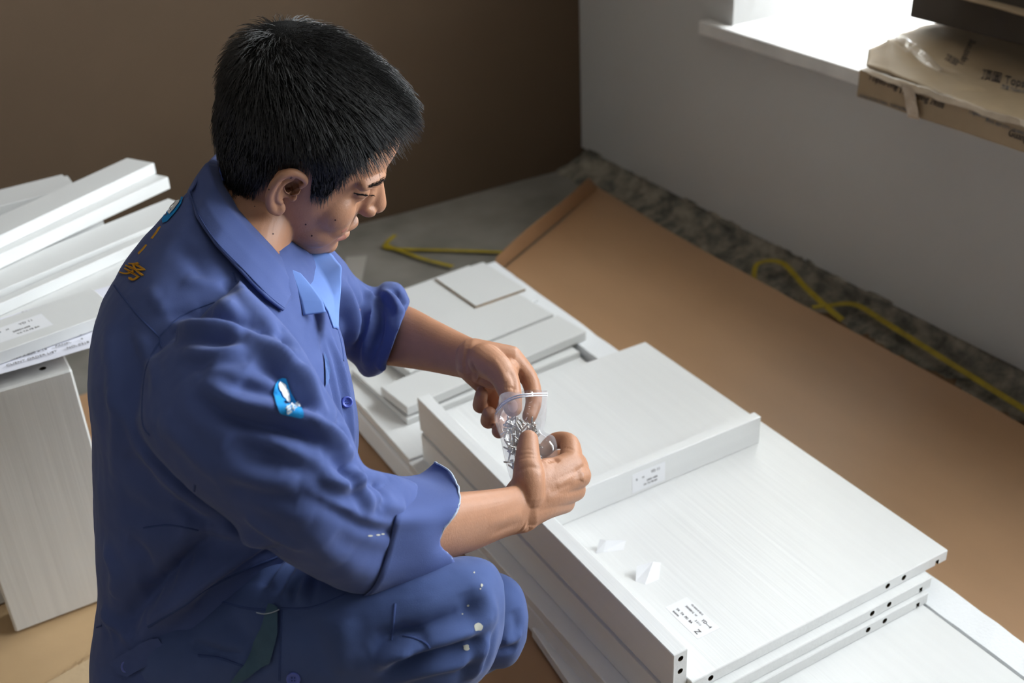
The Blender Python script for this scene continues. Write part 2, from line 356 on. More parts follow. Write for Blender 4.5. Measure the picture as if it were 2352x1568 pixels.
def scrap(pts, label):
    me = mesh('paper_scrap', [Vector(p) for p in pts], [(0, 1, 2, 3), (1, 4, 5, 2)] if len(pts) == 6 else [(0, 1, 2, 3)])
    o = link('paper_scrap', me, M['sticker']); so_ = o.modifiers.new('s', 'SOLIDIFY'); so_.thickness = .0004
    return tag(o, label, 'paper', 'paper scraps on the top panel')
q = lambda u, v, dz=0: onz(u, v, .1502+dz)
scrap([q(1368, 1270), q(1386, 1268), q(1392, 1240, .012), q(1378, 1238, .012), q(1432, 1262), q(1438, 1240, .004)], 'small folded white paper scrap nearer the rail board')
scrap([q(1460, 1335), q(1482, 1342), q(1500, 1290, .013), q(1462, 1300, .013), q(1514, 1330), q(1518, 1292, .004)], 'bigger folded white paper scrap nearer the printed label')

# ------------------------------------------------------------------ boards behind the worker
cab = bpy.data.objects.new('upright_panel', None)
ub = board('upright_panel', (-.045, .128), (1.48, 1.535), (.0175, .4150), M['panel_z'], bev=.003)
bpy.data.objects.remove(cab)
cut(ub, [hole(loc_of(ub, onz(98, 846, .415)), 'z', .0048, .03)], M['hole'])
tag(ub, 'white upright panel standing on cardboard behind the worker, dowel hole on top', 'panel', G)
def stick(p, q_, w, t, ztop, label, m='panel_s', over=.5, z2=None, bev=.0009):
    """board whose far end is at q, near long edge through p->q; it runs on to the left"""
    P_, Q_ = Vector((*p, 0)), Vector((*q_, 0)); d = (Q_-P_).normalized(); n = Vector((-d.y, d.x, 0)); L = (Q_-P_).length+over
    c = Q_-d*L/2+n*w/2
    me = bm_mesh('plank', box_bm(L, w, t, bev)); o = link('plank', me, M[m], loc=(c.x, c.y, ztop-t/2), rot=(0, 0, math.atan2(d.y, d.x)))
    return tag(o, label, 'plank', G)
bk = tag(board('cabinet_panel', (-.75, .125), (1.56, 2.30), (.0175, .3985), M['panel_s']), 'big white carcass block hidden behind the upright panel carrying the planks', 'panel', G)
bk2 = tag(board('cabinet_panel', (-.75, .275), (1.535, 2.20), (.4160, .4340), M['panel_s']), 'broad white panel lying flat under the fanned planks behind the worker', 'panel', G)
stick((.143, 2.02), (.262, 2.03), .08, .018, .4700, 'flat white panel farthest back against the brown wall', over=.6)
stick((.108, 1.808), (.394, 1.978), .066, .020, .5000, 'topmost white plank of the fan, nearest the brown wall')
stick((.100, 1.785), (.407, 1.950), .070, .022, .4795, 'second white plank from the wall, under the topmost one')
stick((.081, 1.706), (.420, 1.838), .078, .022, .4560, 'third white plank from the wall, running behind the collar', over=.12)
stick((.077, 1.668), (.330, 1.775), .018, .018, .4525, 'fourth white plank from the wall, partly hidden by the shoulder', over=.1)
_a, _b = onz(0, 603, .457), onz(236, 499, .457)
stick((_a.x, _a.y), (_b.x, _b.y), .050, .022, .4572, 'short white plank end tucked between the second and third planks', over=.1)
pl = stick((.044, 1.510), (.215, 1.540), .095, .018, .4545, 'white plank in front with a sticker, lying on the papers', m='panel_s')
sticker(pl, Vector((.085, 1.565, .4547)), (.985, .17, 0), (0, 0, 1), .075, .045, [('2000×400', .0, -.004, .006, 0, M['ink_f']), ('YD 11', .012, .012, .0075, 0, M['ink_f']), ('B    H', -.02, .009, .006, 0, M['ink_f']), ('YA TA PB BA', .006, -.014, .0055, 0, M['ink_f'])])
def paper(corners, label, nrow=9):
    o = sheet('paper_document', corners, M['paper'], thick=.0004, nu=20, nv=20, hf=lambda u, v, p: .0015*mnoise.noise(p*14))
    a, b, c, d = [Vector(k) for k in corners]; ud = (b-a).normalized()
    tx = ['CLIENT ORDER LIST      NO. 0318', '2000 x 400 x 18     PANEL      4', '600 x 400 x 18       PANEL      2', 'DRAWER FRONT           SET', 'HINGE   SCREW   RAIL']
    for k in range(nrow):
        p = a.lerp(d, (k+1)/(nrow+1)).lerp(b.lerp(c, (k+1)/(nrow+1)), .5)
        t = link('lettering', text_me(tx[k % 5], .0075), M['ink_f'], o); t['kind'] = 'stuff'; t.matrix_basis = frame_mat(p+Vector((0, 0, .0022)), ud, (0, 0, 1))
    return tag(o, label, 'paper', 'papers on the planks')
paper([(.03, 1.575, .4352), (.26, 1.60, .4352), (.255, 1.672, .4352), (.03, 1.652, .4352)], 'printed paper lying behind the front plank')
paper([(.02, 1.485, .4355), (.19, 1.487, .4355), (.20, 1.56, .4355), (.02, 1.56, .4355)], 'printed paper sticking out in front of the front plank', 4)

# ------------------------------------------------------------------ yellow packing straps
fl = lambda u, v, z=.004: onz(u, v, z)
tag(ribbon('packing_strap', [fl(908, 540, .02), fl(890, 556, .012), fl(886, 568), fl(920, 572), fl(1000, 574), fl(1100, 577), fl(1160, 580)], .012, .0012, M['strap']), 'yellow packing strap on the concrete, upper straight run beside the flap', 'strap')
tag(ribbon('packing_strap', [fl(886, 562, .006), fl(930, 580), fl(980, 597), fl(1040, 612)], .011, .0012, M['strap']), 'yellow packing strap on the concrete, lower slanting run towards the square board', 'strap')
tag(ribbon('packing_strap', [fl(1732, 650, .02), fl(1740, 606, .05), fl(1796, 604, .05), fl(1850, 660, .045), fl(1900, 706, .045), fl(1935, 735, .04)], .012, .0012, M['strap'], up=(-.5, 0, .86)), 'yellow strap arching up beside the window wall', 'strap')
tag(ribbon('packing_strap', [fl(1866, 706, .045), fl(1900, 702, .045), fl(1965, 700, .045), fl(2040, 745, .042), fl(2160, 820, .040), fl(2352, 940, .038), fl(2500, 1030, .036)], .013, .0012, M['strap'], up=(-.3, 0, .95)), 'yellow strap running along the foot of the window wall', 'strap')
tag(sheet('paper_sheet', [fl(795, 590), fl(843, 587), fl(826, 665), fl(780, 665)], mat('dusty_grey_paper', (.42, .39, .35), .8, .2), thick=.0008, nu=4, nv=4), 'dusty pale paper sheet on the concrete beside the far shoulder', 'paper')

# ------------------------------------------------------------------ cartons on the window sill
CX = 1.545
zc0 = .5215; yl = onx(1967, 200, CX).y
carton = link('carton', bm_mesh('carton', box_bm(.33, .75, .052, .003, 2)), M['card_print'], loc=(CX+.165, yl-.375, zc0+.026))
tag(carton, 'flat crushed carton with shiny tape overhanging the window sill', 'carton')
cbm = bmesh.new(); cbm.from_mesh(carton.data); bmesh.ops.subdivide_edges(cbm, edges=[e for e in cbm.edges if e.calc_length() > .2], cuts=24, use_grid_fill=True)
for v in cbm.verts:
    v.co.x += .004*mnoise.noise(v.co*9); v.co.z += .003*mnoise.noise(v.co*8+Vector((4, 0, 0)))
cbm.to_mesh(carton.data); cbm.free()
def patch(name, rows, m, parent, thick=.003, sub=8, crump=.004, freq=14):
    """surface through rows of points, smoothly filled, with thickness"""
    R_ = [np.array([tuple(p) for p in r]) for r in rows]
    def res(a, n):
        a = np.asarray(a); t = np.linspace(0, len(a)-1, n); i = np.clip(t.astype(int), 0, len(a)-2); f = (t-i)[:, None]; return a[i]*(1-f)+a[i+1]*f
    nu = 40; R_ = [res(r, nu) for r in R_]; nv = (len(R_)-1)*sub+1
    Gd = np.stack([res([r[k] for r in R_], nv) for k in range(nu)])
    V = []; F = []
    for i in range(nu):
        for j in range(nv):
            p = Vector(Gd[i, j]); n = mnoise.noise_vector(p*freq)*crump + mnoise.noise_vector(p*freq*3)*crump*.35
            V.append(p+n)
    for i in range(nu-1):
        for j in range(nv-1): a = i*nv+j; F.append((a, a+nv, a+nv+1, a+1))
    o = link(name, mesh(name, V, F, True), m, parent)
    if parent: o.matrix_parent_inverse = parent.matrix_basis.inverted()
    md = o.modifiers.new('t', 'SOLIDIFY'); md.thickness = thick; md.offset = 0
    return o
A_lo = [onx(1990, 148, 1.552), onx(2065, 180, 1.552), onx(2180, 222, 1.55), onx(2352, 280, 1.55), onx(2460, 318, 1.55)]
A_up = [onx(1994, 116, 1.61), onx(2045, 92, 1.635), onx(2110, 140, 1.64), onx(2155, 168, 1.64), onx(2250, 195, 1.645), onx(2352, 238, 1.65), onx(2460, 290, 1.65)]
flA = patch('flap', [A_lo, A_up], M['card_print'], carton)
B_lo = [onx(2050, 98, 1.64), onx(2110, 142, 1.645), onx(2155, 166, 1.645), onx(2250, 194, 1.65), onx(2352, 236, 1.655), onx(2460, 286, 1.655)]
B_up = [onx(2066, 76, 1.70), onx(2115, 60, 1.76), onx(2180, 47, 1.82), onx(2260, 66, 1.84), onx(2352, 92, 1.85), onx(2460, 125, 1.85)]
flB = patch('flap', [B_lo, B_up], M['card_print'], carton)
for lo, up, n in (([onx(2035, 92, 1.628), onx(2110, 144, 1.632), onx(2150, 170, 1.632)], [onx(2062, 74, 1.69), onx(2130, 120, 1.66), onx(2165, 160, 1.65)], 0),
                  ([onx(1975, 162, 1.538), onx(2060, 196, 1.538), onx(2180, 238, 1.538), onx(2352, 296, 1.538)], [onx(1985, 156, 1.548), onx(2065, 180, 1.546), onx(2180, 222, 1.545), onx(2352, 278, 1.545)], 1),
                  ([onx(2085, 268, 1.536), onx(2112, 276, 1.536)], [onx(2072, 190, 1.536), onx(2100, 198, 1.536)], 2)):
    patch('tape_strip', [lo, up], M['tape'], carton, thick=.0006, crump=.003, freq=40)
# upper carton; its backlit shade is put into the dark board colour
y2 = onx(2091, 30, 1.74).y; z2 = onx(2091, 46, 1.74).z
up_c = link('carton', bm_mesh('carton', box_bm(.36, .80, .16, .003, 2)), M['card_backlit'], loc=(1.74+.18, y2-.40, z2+.08), rot=(0, .03, 0))
tag(up_c, 'upper carton coloured in backlit shade, resting on the crushed one on the sill', 'carton')
for k_, (dx_, dy_, h_) in enumerate(((.01, -.03, .20), (.0, .0, .22))):   # the stack goes on above the picture
    zz = z2+.165+sum((.20, .22)[:k_])+.003*(k_+1)
    tag(link('carton', bm_mesh('carton', box_bm(.36, .78, h_, .003, 2)), M['card_print'], loc=(1.93+dx_, y2-.42+dy_, zz+h_/2)), ('carton stacked on the dark upper carton', 'topmost carton of the stack on the sill')[k_], 'carton')
patch('flap', [[onx(2190, -8, 1.70), onx(2352, 36, 1.70), onx(2460, 66, 1.70)], [onx(2195, -30, 1.80), onx(2352, 2, 1.80), onx(2460, 30, 1.80)]], M['card_print'], up_c, crump=.002)

# ------------------------------------------------------------------ the worker: surface tools
M['cloth'] = mat('blue_workwear_cotton', (.083, .118, .300), .85, .15, var=(9, .22, .3), bump=(900, .25, .0006), sheen=.12)
M['cloth_t'] = mat('faded_blue_trouser_cotton', (.080, .122, .300), .85, .15, var=(7, .30, .25), bump=(900, .25, .0006), sheen=.12)
M['cloth_in'] = mat('pale_blue_facing_cotton', (.15, .25, .58), .85, .15, var=(9, .12), sheen=.1)
M['cloth_w'] = mat('washed_out_blue_cotton', (.105, .175, .40), .85, .15, var=(40, .25))
M['cloth_g'] = mat('grey_green_patch_cloth', (.075, .14, .21), .85, .15, var=(30, .2))
M['seam'] = mat('stitched_blue_seam', (.052, .080, .215), .9, .1)
M['thread'] = mat('frayed_pale_thread', (.42, .48, .58), .9, .1)
M['button'] = mat('blue_plastic_button', (.10, .14, .50), .3, .5)
M['patch'] = mat('cyan_embroidered_patch', (.012, .28, .68), .7, .2, bump=(1500, .5, .0008))
M['white_emb'] = mat('white_embroidery', (.80, .82, .84), .7, .2)
M['gold_emb'] = mat('gold_embroidery', (.62, .30, .015), .6, .3)
M['paint'] = mat('dried_paint_spot', (.48, .47, .40), .8, .2)
M['skin'] = mat('tanned_skin', (.46, .225, .128), .46, .45, var=(70, .12, .3), bump=(420, .22, .0012))
M['nail'] = mat('finger_nail', (.62, .36, .28), .3, .5)
M['hair'] = mat('black_hair', (.014, .013, .013), .30, .7)
M['lash'] = mat('dark_eyelash', (.012, .010, .010), .6, .2)
M['mole'] = mat('brown_mole', (.09, .04, .03), .6, .3)
M['lip'] = mat('lip_skin', (.40, .155, .11), .42, .4)

def crm(A, n):
    """Catmull-Rom resampling of an array of control rows"""
    A = np.asarray(A, float); m = len(A); out = []
    for t in np.linspace(0, m-1, n):
        i = min(int(t), m-2); f = t-i; p0, p1, p2, p3 = A[max(i-1, 0)], A[i], A[i+1], A[min(i+2, m-1)]
        out.append(.5*(2*p1+(p2-p0)*f+(2*p0-5*p1+4*p2-p3)*f*f+(3*p1-p0-3*p2+p3)*f**3))
    return np.array(out)
def vring(L, R, d, h, axis=None, n=36, e=2.0, dl=0):
    """elliptic ring: silhouette pixels L and R at depth d, half-depth h along the view (or along axis)"""
    a, b = np.array(at(*L, d+dl)), np.array(at(*R, d-dl)); c = (a+b)/2; e1 = (b-a)/2
    ax = np.array(axis) if axis is not None else np.array((Vector(c)-CAM).normalized())
    th = np.linspace(0, 2*np.pi, n, endpoint=False); co, si = np.cos(th), np.sin(th)
    co = np.sign(co)*np.abs(co)**(2/e); si = np.sign(si)*np.abs(si)**(2/e)
    return c+co[:, None]*e1+si[:, None]*ax*h
def oring(c, t, up, rx, ry, n=28, e=2.0):
    """ring at c, perpendicular to t; rx along up, ry across"""
    c, t, up = np.array(c), Vector(t).normalized(), Vector(up); u = (up-t*up.dot(t)).normalized(); w = t.cross(u)
    th = np.linspace(0, 2*np.pi, n, endpoint=False); co, si = np.cos(th), np.sin(th)
    co = np.sign(co)*np.abs(co)**(2/e); si = np.sign(si)*np.abs(si)**(2/e)
    return c+co[:, None]*np.array(u)*rx+si[:, None]*np.array(w)*ry
def loft(rings, steps=6, cap=True):
    R_ = np.array(rings); m, n = R_.shape[:2]
    R_ = crm(R_.reshape(m, -1), (m-1)*steps+1).reshape(-1, n, 3); m = len(R_)
    V = R_.reshape(-1, 3).tolist(); F = []
    for i in range(m-1):
        for j in range(n): F.append((i*n+j, i*n+(j+1) % n, (i+1)*n+(j+1) % n, (i+1)*n+j))
    if cap:
        V += [R_[0].mean(0).tolist(), R_[-1].mean(0).tolist()]; a, b = len(V)-2, len(V)-1
        for j in range(n): F.append((a, (j+1) % n, j)); F.append((b, (m-1)*n+j, (m-1)*n+(j+1) % n))
    return V, F
def ball(c, r, axes=None, n=20):
    """ellipsoid; r = 3 radii along axes"""
    bm = bmesh.new(); bmesh.ops.create_uvsphere(bm, u_segments=n, v_segments=n//2+2, radius=1)
    A = np.array(axes) if axes is not None else np.eye(3); r = np.array(r if hasattr(r, '__len__') else (r, r, r))
    V = [tuple(np.array(c)+(np.array(v.co)*r)@A) for v in bm.verts]; F = [tuple(v.index for v in f.verts) for f in bm.faces]; bm.free(); return V, F
def limb(pts, rad, n=20, steps=5, flat=None):
    """tapering round-ended tube through 3-D points; flat=(vector, factor) squashes it along that vector"""
    P = np.array([tuple(p) for p in pts]); Q = crm(np.c_[P, np.array(rad)], (len(P)-1)*steps+1); rings = []
    up = Vector((.3, .2, 1))
    T = np.gradient(Q[:, :3], axis=0)
    for k, q in enumerate(Q):
        t = Vector(T[k]); u = up-t.normalized()*up.dot(t.normalized())
        if u.length < 1e-3: u = Vector((1, 0, 0))
        rings.append(oring(q[:3], t, u, q[3], q[3], n))
    def endcap(q, t, sgn):
        out = []
        for a in (25, 50, 72): out.append(oring(q[:3]+np.array(Vector(t).normalized())*sgn*q[3]*math.sin(math.radians(a)), t, up, q[3]*math.cos(math.radians(a)), q[3]*math.cos(math.radians(a)), n))
        return out
    rings = endcap(Q[0], T[0], -1)[::-1]+rings+endcap(Q[-1], T[-1], 1)
    V, F = loft(rings, 1)
    if flat:
        f = np.array(flat[0])/np.linalg.norm(flat[0]); V = np.array(V); ax = crm(P, 60)
        for i, v in enumerate(V):
            k = np.argmin(((ax-v)**2).sum(1)); dlt = v-ax[k]; V[i] = v-f*(dlt@f)*(1-flat[1])
        V = V.tolist()
    return V, F
def fuse(parts, voxel, smooth=4, lam=.5):
    """one continuous skin over all the closed pieces"""
    V = []; F = []
    for v, f in parts: o = len(V); V += list(v); F += [tuple(i+o for i in q) for q in f]
    me = mesh('fuse', V, F); bm = bmesh.new(); bm.from_mesh(me); bmesh.ops.recalc_face_normals(bm, faces=bm.faces); bm.to_mesh(me); bm.free()
    o = bpy.data.objects.new('fuse', me); C.objects.link(o)
    r = o.modifiers.new('r', 'REMESH'); r.mode = 'VOXEL'; r.voxel_size = voxel; r.adaptivity = 0
    if smooth: s = o.modifiers.new('s', 'SMOOTH'); s.iterations = smooth; s.factor = lam
    apply_mods(o); me = o.data; bpy.data.objects.remove(o)
    me.polygons.foreach_set('use_smooth', [True]*len(me.polygons)); return me
def getV(me):
    a = np.empty(len(me.vertices)*3); me.vertices.foreach_get('co', a); return a.reshape(-1, 3)
def getN(me):
    a = np.empty(len(me.vertices)*3); me.vertices.foreach_get('normal', a); return a.reshape(-1, 3)
def setV(me, V): me.vertices.foreach_set('co', V.ravel()); me.update()
def bvh_of(me):
    V = getV(me); return BVHTree.FromPolygons([Vector(v) for v in V], [tuple(p.vertices) for p in me.polygons])
def hit(bvh, u, v):
    r = (at(u, v, 1)-CAM).normalized(); h = bvh.ray_cast(CAM, r); return (h[0], h[1]) if h[0] is not None else (None, None)
def dense(pts, step=6):
    P = np.array(pts, float); n = max(4, int(np.linalg.norm(np.diff(P, axis=0), axis=1).sum()/step)); return crm(P, n)
def folds(me, strokes, smooth_n=None):
    """real folds: each stroke (pixels, half-width m, height m) is cast onto the cloth and raised or sunk there"""
    bvh = bvh_of(me); V = getV(me); N = getN(me); D = np.zeros(len(V))
    for st in strokes:
        pts, w, a = st[0], st[1], st[2]; mode = st[3] if len(st) > 3 else 'g'
        H = []
        for q in dense(pts, 4):
            p, n = hit(bvh, *q)
            if p is not None: H.append(tuple(p))
        if len(H) < 2: continue
        H = np.array(H); T = np.linspace(-1, 1, len(H)); tp = np.clip(1-np.abs(T)**3, 0.12, 1)
        lo, hi = H.min(0)-3.2*w, H.max(0)+3.2*w; idx = np.where(((V > lo) & (V < hi)).all(1))[0]
        if not len(idx): continue
        d2 = ((V[idx][:, None, :]-H[None])**2).sum(2); k = d2.argmin(1); dd = np.sqrt(d2[np.arange(len(idx)), k])
        g = np.exp(-(dd/w)**2)
        if mode == 'r': g = g-.45*np.exp(-((dd-1.9*w)/(.8*w))**2)
        D[idx] += a*tp[k]*g
    V = V+N*D[:, None]; setV(me, V)
def rumple(me, amp, scale, seed, stretch=(1, 1, 1)):
    V = getV(me); N = getN(me); s = Vector((seed, seed*2, seed*3)); st = np.array(stretch)*scale
    D = np.array([mnoise.noise(Vector(v*st)+s)+.5*mnoise.noise(Vector(v*st*2.1)+s*2) for v in V])*amp
    setV(me, V+N*D[:, None])
def relax(me, it=2, f=.4):
    o = bpy.data.objects.new('t', me); C.objects.link(o); s = o.modifiers.new('s', 'SMOOTH'); s.iterations = it; s.factor = f
    apply_mods(o); m2 = o.data; bpy.data.objects.remove(o); return m2
def strip(name, bvh, pts, width, m, parent, lift=.0006, thick=.0008, step=5):
    """a seam or hem: narrow band laid on the cloth along cast points"""
    H = []
    for q in dense(pts, step):
        p, n = hit(bvh, *q)
        if p is not None and (not H or (p-H[-1][0]).length < .016): H.append((p, n))
    if len(H) < 3: return None
    V = []; F = []
    for i, (p, n) in enumerate(H):
        t = (H[min(i+1, len(H)-1)][0]-H[max(i-1, 0)][0]).normalized(); s = t.cross(n).normalized()*width/2
        V += [p-s-n*.0004, p-s*.6+n*(lift+thick), p+s*.6+n*(lift+thick), p+s-n*.0004]
        if i: a = 4*(i-1); b = 4*i; F += [(a+j, b+j, b+j+1, a+j+1) for j in range(3)]
    return link(name, mesh(name, V, F, True), m, parent)
def decal(name, bvh, poly, m, parent, lift=.001, step=4):
    """a patch of material lying on the cloth, outlined in pixels"""
    P = np.array(poly, float)
    bm = bmesh.new(); vs_ = [bm.verts.new((x, y, 0)) for x, y in P]; bm.faces.new(vs_)
    bmesh.ops.triangulate(bm, faces=bm.faces[:])
    for _ in range(6):
        ed = [e for e in bm.edges if e.calc_length() > step*2.2]
        if not ed: break
        bmesh.ops.subdivide_edges(bm, edges=ed, cuts=1, use_grid_fill=False); bmesh.ops.triangulate(bm, faces=bm.faces[:])
    last = None
    for v in bm.verts:
        p, n = hit(bvh, v.co.x, v.co.y)
        if p is None: p, n = (last or (Vector((0, 0, 0)), Vector((0, 0, 1))))
        last = (p, n); v.co = p+n*lift
    bad = [f for f in bm.faces if max(e.calc_length() for e in f.edges) > .014]
    if bad: bmesh.ops.delete(bm, geom=bad, context='FACES')
    me = bm_mesh(name, bm, True); o = link(name, me, m, parent); return o
def cast_text(name, bvh, txt, cx, cy, sx, sy, rot, m, parent, lift=.0016, shear=0):
    """lettering stitched on the cloth: flat glyphs mapped to pixels then cast on the surface"""
    me = text_me(txt, 1.0, 0); c, s = math.cos(rot), math.sin(rot)
    bm = bmesh.new(); bm.from_mesh(me); bpy.data.meshes.remove(me)
    bmesh.ops.triangulate(bm, faces=bm.faces[:])
    dm = 0
    for v in bm.verts:
        x, y = v.co.x*sx+shear*v.co.y*sy, -v.co.y*sy; u, w = cx+c*x-s*y, cy+s*x+c*y; p, n = hit(bvh, u, w)
        if p is None: p = at(u, w, 1.2); n = -FWD
        v.co = p+n*lift
    me = bpy.data.meshes.new(name); bm.to_mesh(me); bm.free()
    o = link(name, me, m, parent); sd = o.modifiers.new('s', 'SOLIDIFY'); sd.thickness = .0008; return o

# ------------------------------------------------------------------ the worker: head
HS = .98; HY, HP, HR = [math.radians(a) for a in (-20.36, 30.55, 11.75)]
HM = (Matrix.Translation((.3753, 1.1394, .7704)) @ Matrix.Rotation(HY, 4, 'Z') @ Matrix.Rotation(HP, 4, 'Y') @ Matrix.Rotation(HR, 4, 'X') @ Matrix.Scale(HS, 4))
HMn = np.array(HM)
def hw(p): return np.array(p)@HMn[:3, :3].T+HMn[:3, 3]     # head space -> world
prof = [  # z, front x, back x, half width, exponent
 (-.111, .066, .028, .018, 2.0), (-.105, .079, .010, .031, 2.1), (-.094, .0855, -.010, .044, 2.2), (-.080, .0855, -.030, .053, 2.3), (-.066, .0875, -.045, .059, 2.35),
 (-.050, .0905, -.058, .063, 2.35), (-.034, .0905, -.070, .067, 2.35), (-.018, .089, -.080, .070, 2.3), (0, .086, -.088, .072, 2.25), (.014, .085, -.093, .0735, 2.2),
 (.032, .092, -.096, .075, 2.2), (.050, .0955, -.098, .0765, 2.2), (.070, .0945, -.098, .0765, 2.2), (.090, .085, -.093, .072, 2.15), (.108, .064, -.083, .060, 2.1), (.121, .036, -.066, .042, 2.0), (.130, .006, -.042, .022, 2.0), (.132, -.008, -.028, .008, 2.0)]
rings = []
chin = lambda z: z if z > -.07 else -.07+(z+.07)*.74
for z, xf, xb, w, e in prof:
    th = np.linspace(0, 2*np.pi, 48, endpoint=False); co, si = np.cos(th), np.sin(th)
    cx = (xf+xb)/2; X = cx+(xf-xb)/2*np.sign(co)*np.abs(co)**(2/e); Y = w*np.sign(si)*np.abs(si)**(2/e)
    front = np.clip((X-.03)/.07, 0, 1); Y = Y*(1-.16*front**1.5)
    rings.append(np.c_[X, Y, np.full(48, chin(z))])
hv, hf_ = loft(rings, 4)
def hl(pts, rad, **k): return limb(pts, rad, **k)
parts = [(hv, hf_)]
for s in (-1, 1):
    parts.append(ball((.0700, s*.031, .0095), (.0160, .0170, .0140)))                         # lidded eye
    parts.append(hl([(.086, s*.008, .031), (.084, s*.032, .0340), (.070, s*.053, .028)], [.0080, .0090, .0075]))  # brow ridge
    parts.append(ball((.052, s*.038, -.020), (.029, .028, .030)))                             # cheek
    parts.append(ball((.050, s*.026, -.046), (.031, .029, .030)))                             # smiling cheek
    parts.append(ball((.056, s*.036, -.037), (.027, .023, .024)))
    parts.append(ball((.044, s*.041, -.052), (.030, .022, .024)))
    parts.append(hl([(.084, s*.008, .016), (.087, s*.010, 0), (.090, s*.0115, -.014)], [.010, .0105, .0095]))   # nose side
parts.append(hl([(.082, 0, .030), (.091, 0, .014), (.101, 0, -.004), (.1065, 0, -.017)], [.0080, .0080, .0095, .0118]))   # nose bridge to tip
parts.append(ball((.0770, 0, -.0885), (.0130, .0210, .0120)))
base_me = fuse([(hw(v).tolist(), f) for v, f in parts], .0016, 22, .5)
parts = []
for s in (-1, 1):
    parts.append(ball((.0965, s*.0130, -.0225), (.0115, .0072, .0080)))                       # nostril wing
    # ear: rim, inner fold, bowl plate, lobe
    y0 = s*.0765
    E_ = lambda a, b, o: (a*.80-.002, y0+s*o*.85, b*.86+.001)
    rim = [E_(.010, .010, -.001), E_(.012, .024, .005), E_(.004, .033, .0110), E_(-.009, .0355, .0150), E_(-.0195, .029, .0180), E_(-.0245, .014, .0190), E_(-.0240, -.002, .0170), E_(-.019, -.016, .013), E_(-.011, -.026, .0085), E_(-.002, -.0295, .0045)]
    parts.append(hl(rim, [.0032, .0038, .0044, .0048, .0048, .0046, .0044, .0048, .0060, .0056], n=14))
    parts.append(hl([E_(-.002, .021, .007), E_(-.011, .017, .0125), E_(-.0155, .004, .0135), E_(-.012, -.009, .0105), E_(-.004, -.014, .007)], [.0028, .0038, .0040, .0036, .0030], n=12))
    parts.append(hl([E_(.004, .0, .001), E_(-.004, -.003, .002), E_(-.013, .008, .006), E_(-.015, .020, .009)], [.006, .0065, .0065, .0055], n=12, flat=((0, 1, 0), .5)))
    parts.append(hl([E_(-.017, .012, .007), E_(-.018, .024, .010), E_(-.007, .029, .008)], [.0080, .0070, .0060], n=12, flat=((0, 1, 0), .55)))
    parts.append(hl([E_(-.016, -.006, .008), E_(-.010, -.018, .006)], [.0075, .0070], n=12, flat=((0, 1, 0), .6)))
    parts.append(ball(E_(-.0050, -.0250, .0050), (.0090, .0056, .0090)))
    parts.append(ball(E_(.0080, -.004, .0005), (.0050, .0048, .0070)))                        # tragus
parts.append(hl([(.070, -.026, -.0575), (.087, -.014, -.0530), (.0940, 0, -.0510), (.087, .014, -.0530), (.070, .026, -.0575)], [.0030, .0046, .0052, .0046, .0030], n=14))
parts.append(hl([(.068, -.024, -.0630), (.0840, -.012, -.0680), (.0905, 0, -.0690), (.0840, .012, -.0680), (.068, .024, -.0630)], [.0030, .0048, .0056, .0048, .0030], n=14))
parts = [(hw(v).tolist(), f) for v, f in parts]
# neck down into the shirt
parts.append(loft([vring((540, 330), (690, 460), 1.250, .050), vring((524, 395), (680, 520), 1.246, .052), vring((508, 445), (664, 575), 1.238, .054), vring((488, 510), (655, 640), 1.225, .058), vring((470, 590), (640, 720), 1.215, .062)], 5))
parts.append((getV(base_me).tolist(), [tuple(p.vertices) for p in base_me.polygons]))
head = fuse(parts, .0013, 4, .45)
def bumps(me, lst):
    V = getV(me); N = getN(me); D = np.zeros(len(V))
    for c, r, a in lst:
        L = np.linalg.inv(HMn[:3, :3]); q = (V-HMn[:3, 3])@L.T; d = ((q-np.array(c))/np.array(r)); D += a*np.exp(-(d**2).sum(1))
    setV(me, V+N*D[:, None])
bl = []
for s in (-1, 1):
    bl += [((.084, s*.015, .012), (.010, .006, .008), -.0030), ((.078, s*.033, .0235), (.014, .020, .0030), -.0018), ((.082, s*.032, .0060), (.02, .016, .0016), -.0020), ((.076, s*.031, -.0040), (.012, .016, .004), -.0016),
           ((.087, s*.022, -.036), (.010, .0035, .012), -.0020), ((.066, s*.030, -.0605), (.010, .006, .006), -.0030), ((.096, s*.0150, -.013), (.008, .003, .004), -.0016),
           ((.100, s*.0070, -.0290), (.005, .0035, .003), -.0030), ((.001, s*.079, .003), (.006, .02, .007), -.0080), ((-.006, s*.086, .010), (.0045, .02, .007), -.0045), ((.001, s*.084, .019), (.005, .02, .004), -.003)]
bl += [((.095, 0, -.0600), (.02, .023, .0016), -.0045), ((.094, 0, -.042), (.008, .0035, .006), -.0012), ((.090, 0, -.0775), (.008, .016, .0040), -.0018), ((.094, 0, .022), (.008, .012, .006), -.0010)]
bumps(head, bl)
head = relax(head, 1, .35)

# ------------------------------------------------------------------ the worker: arms and hands
def A3(lst): return [at(u, v, d) for u, v, d in lst]
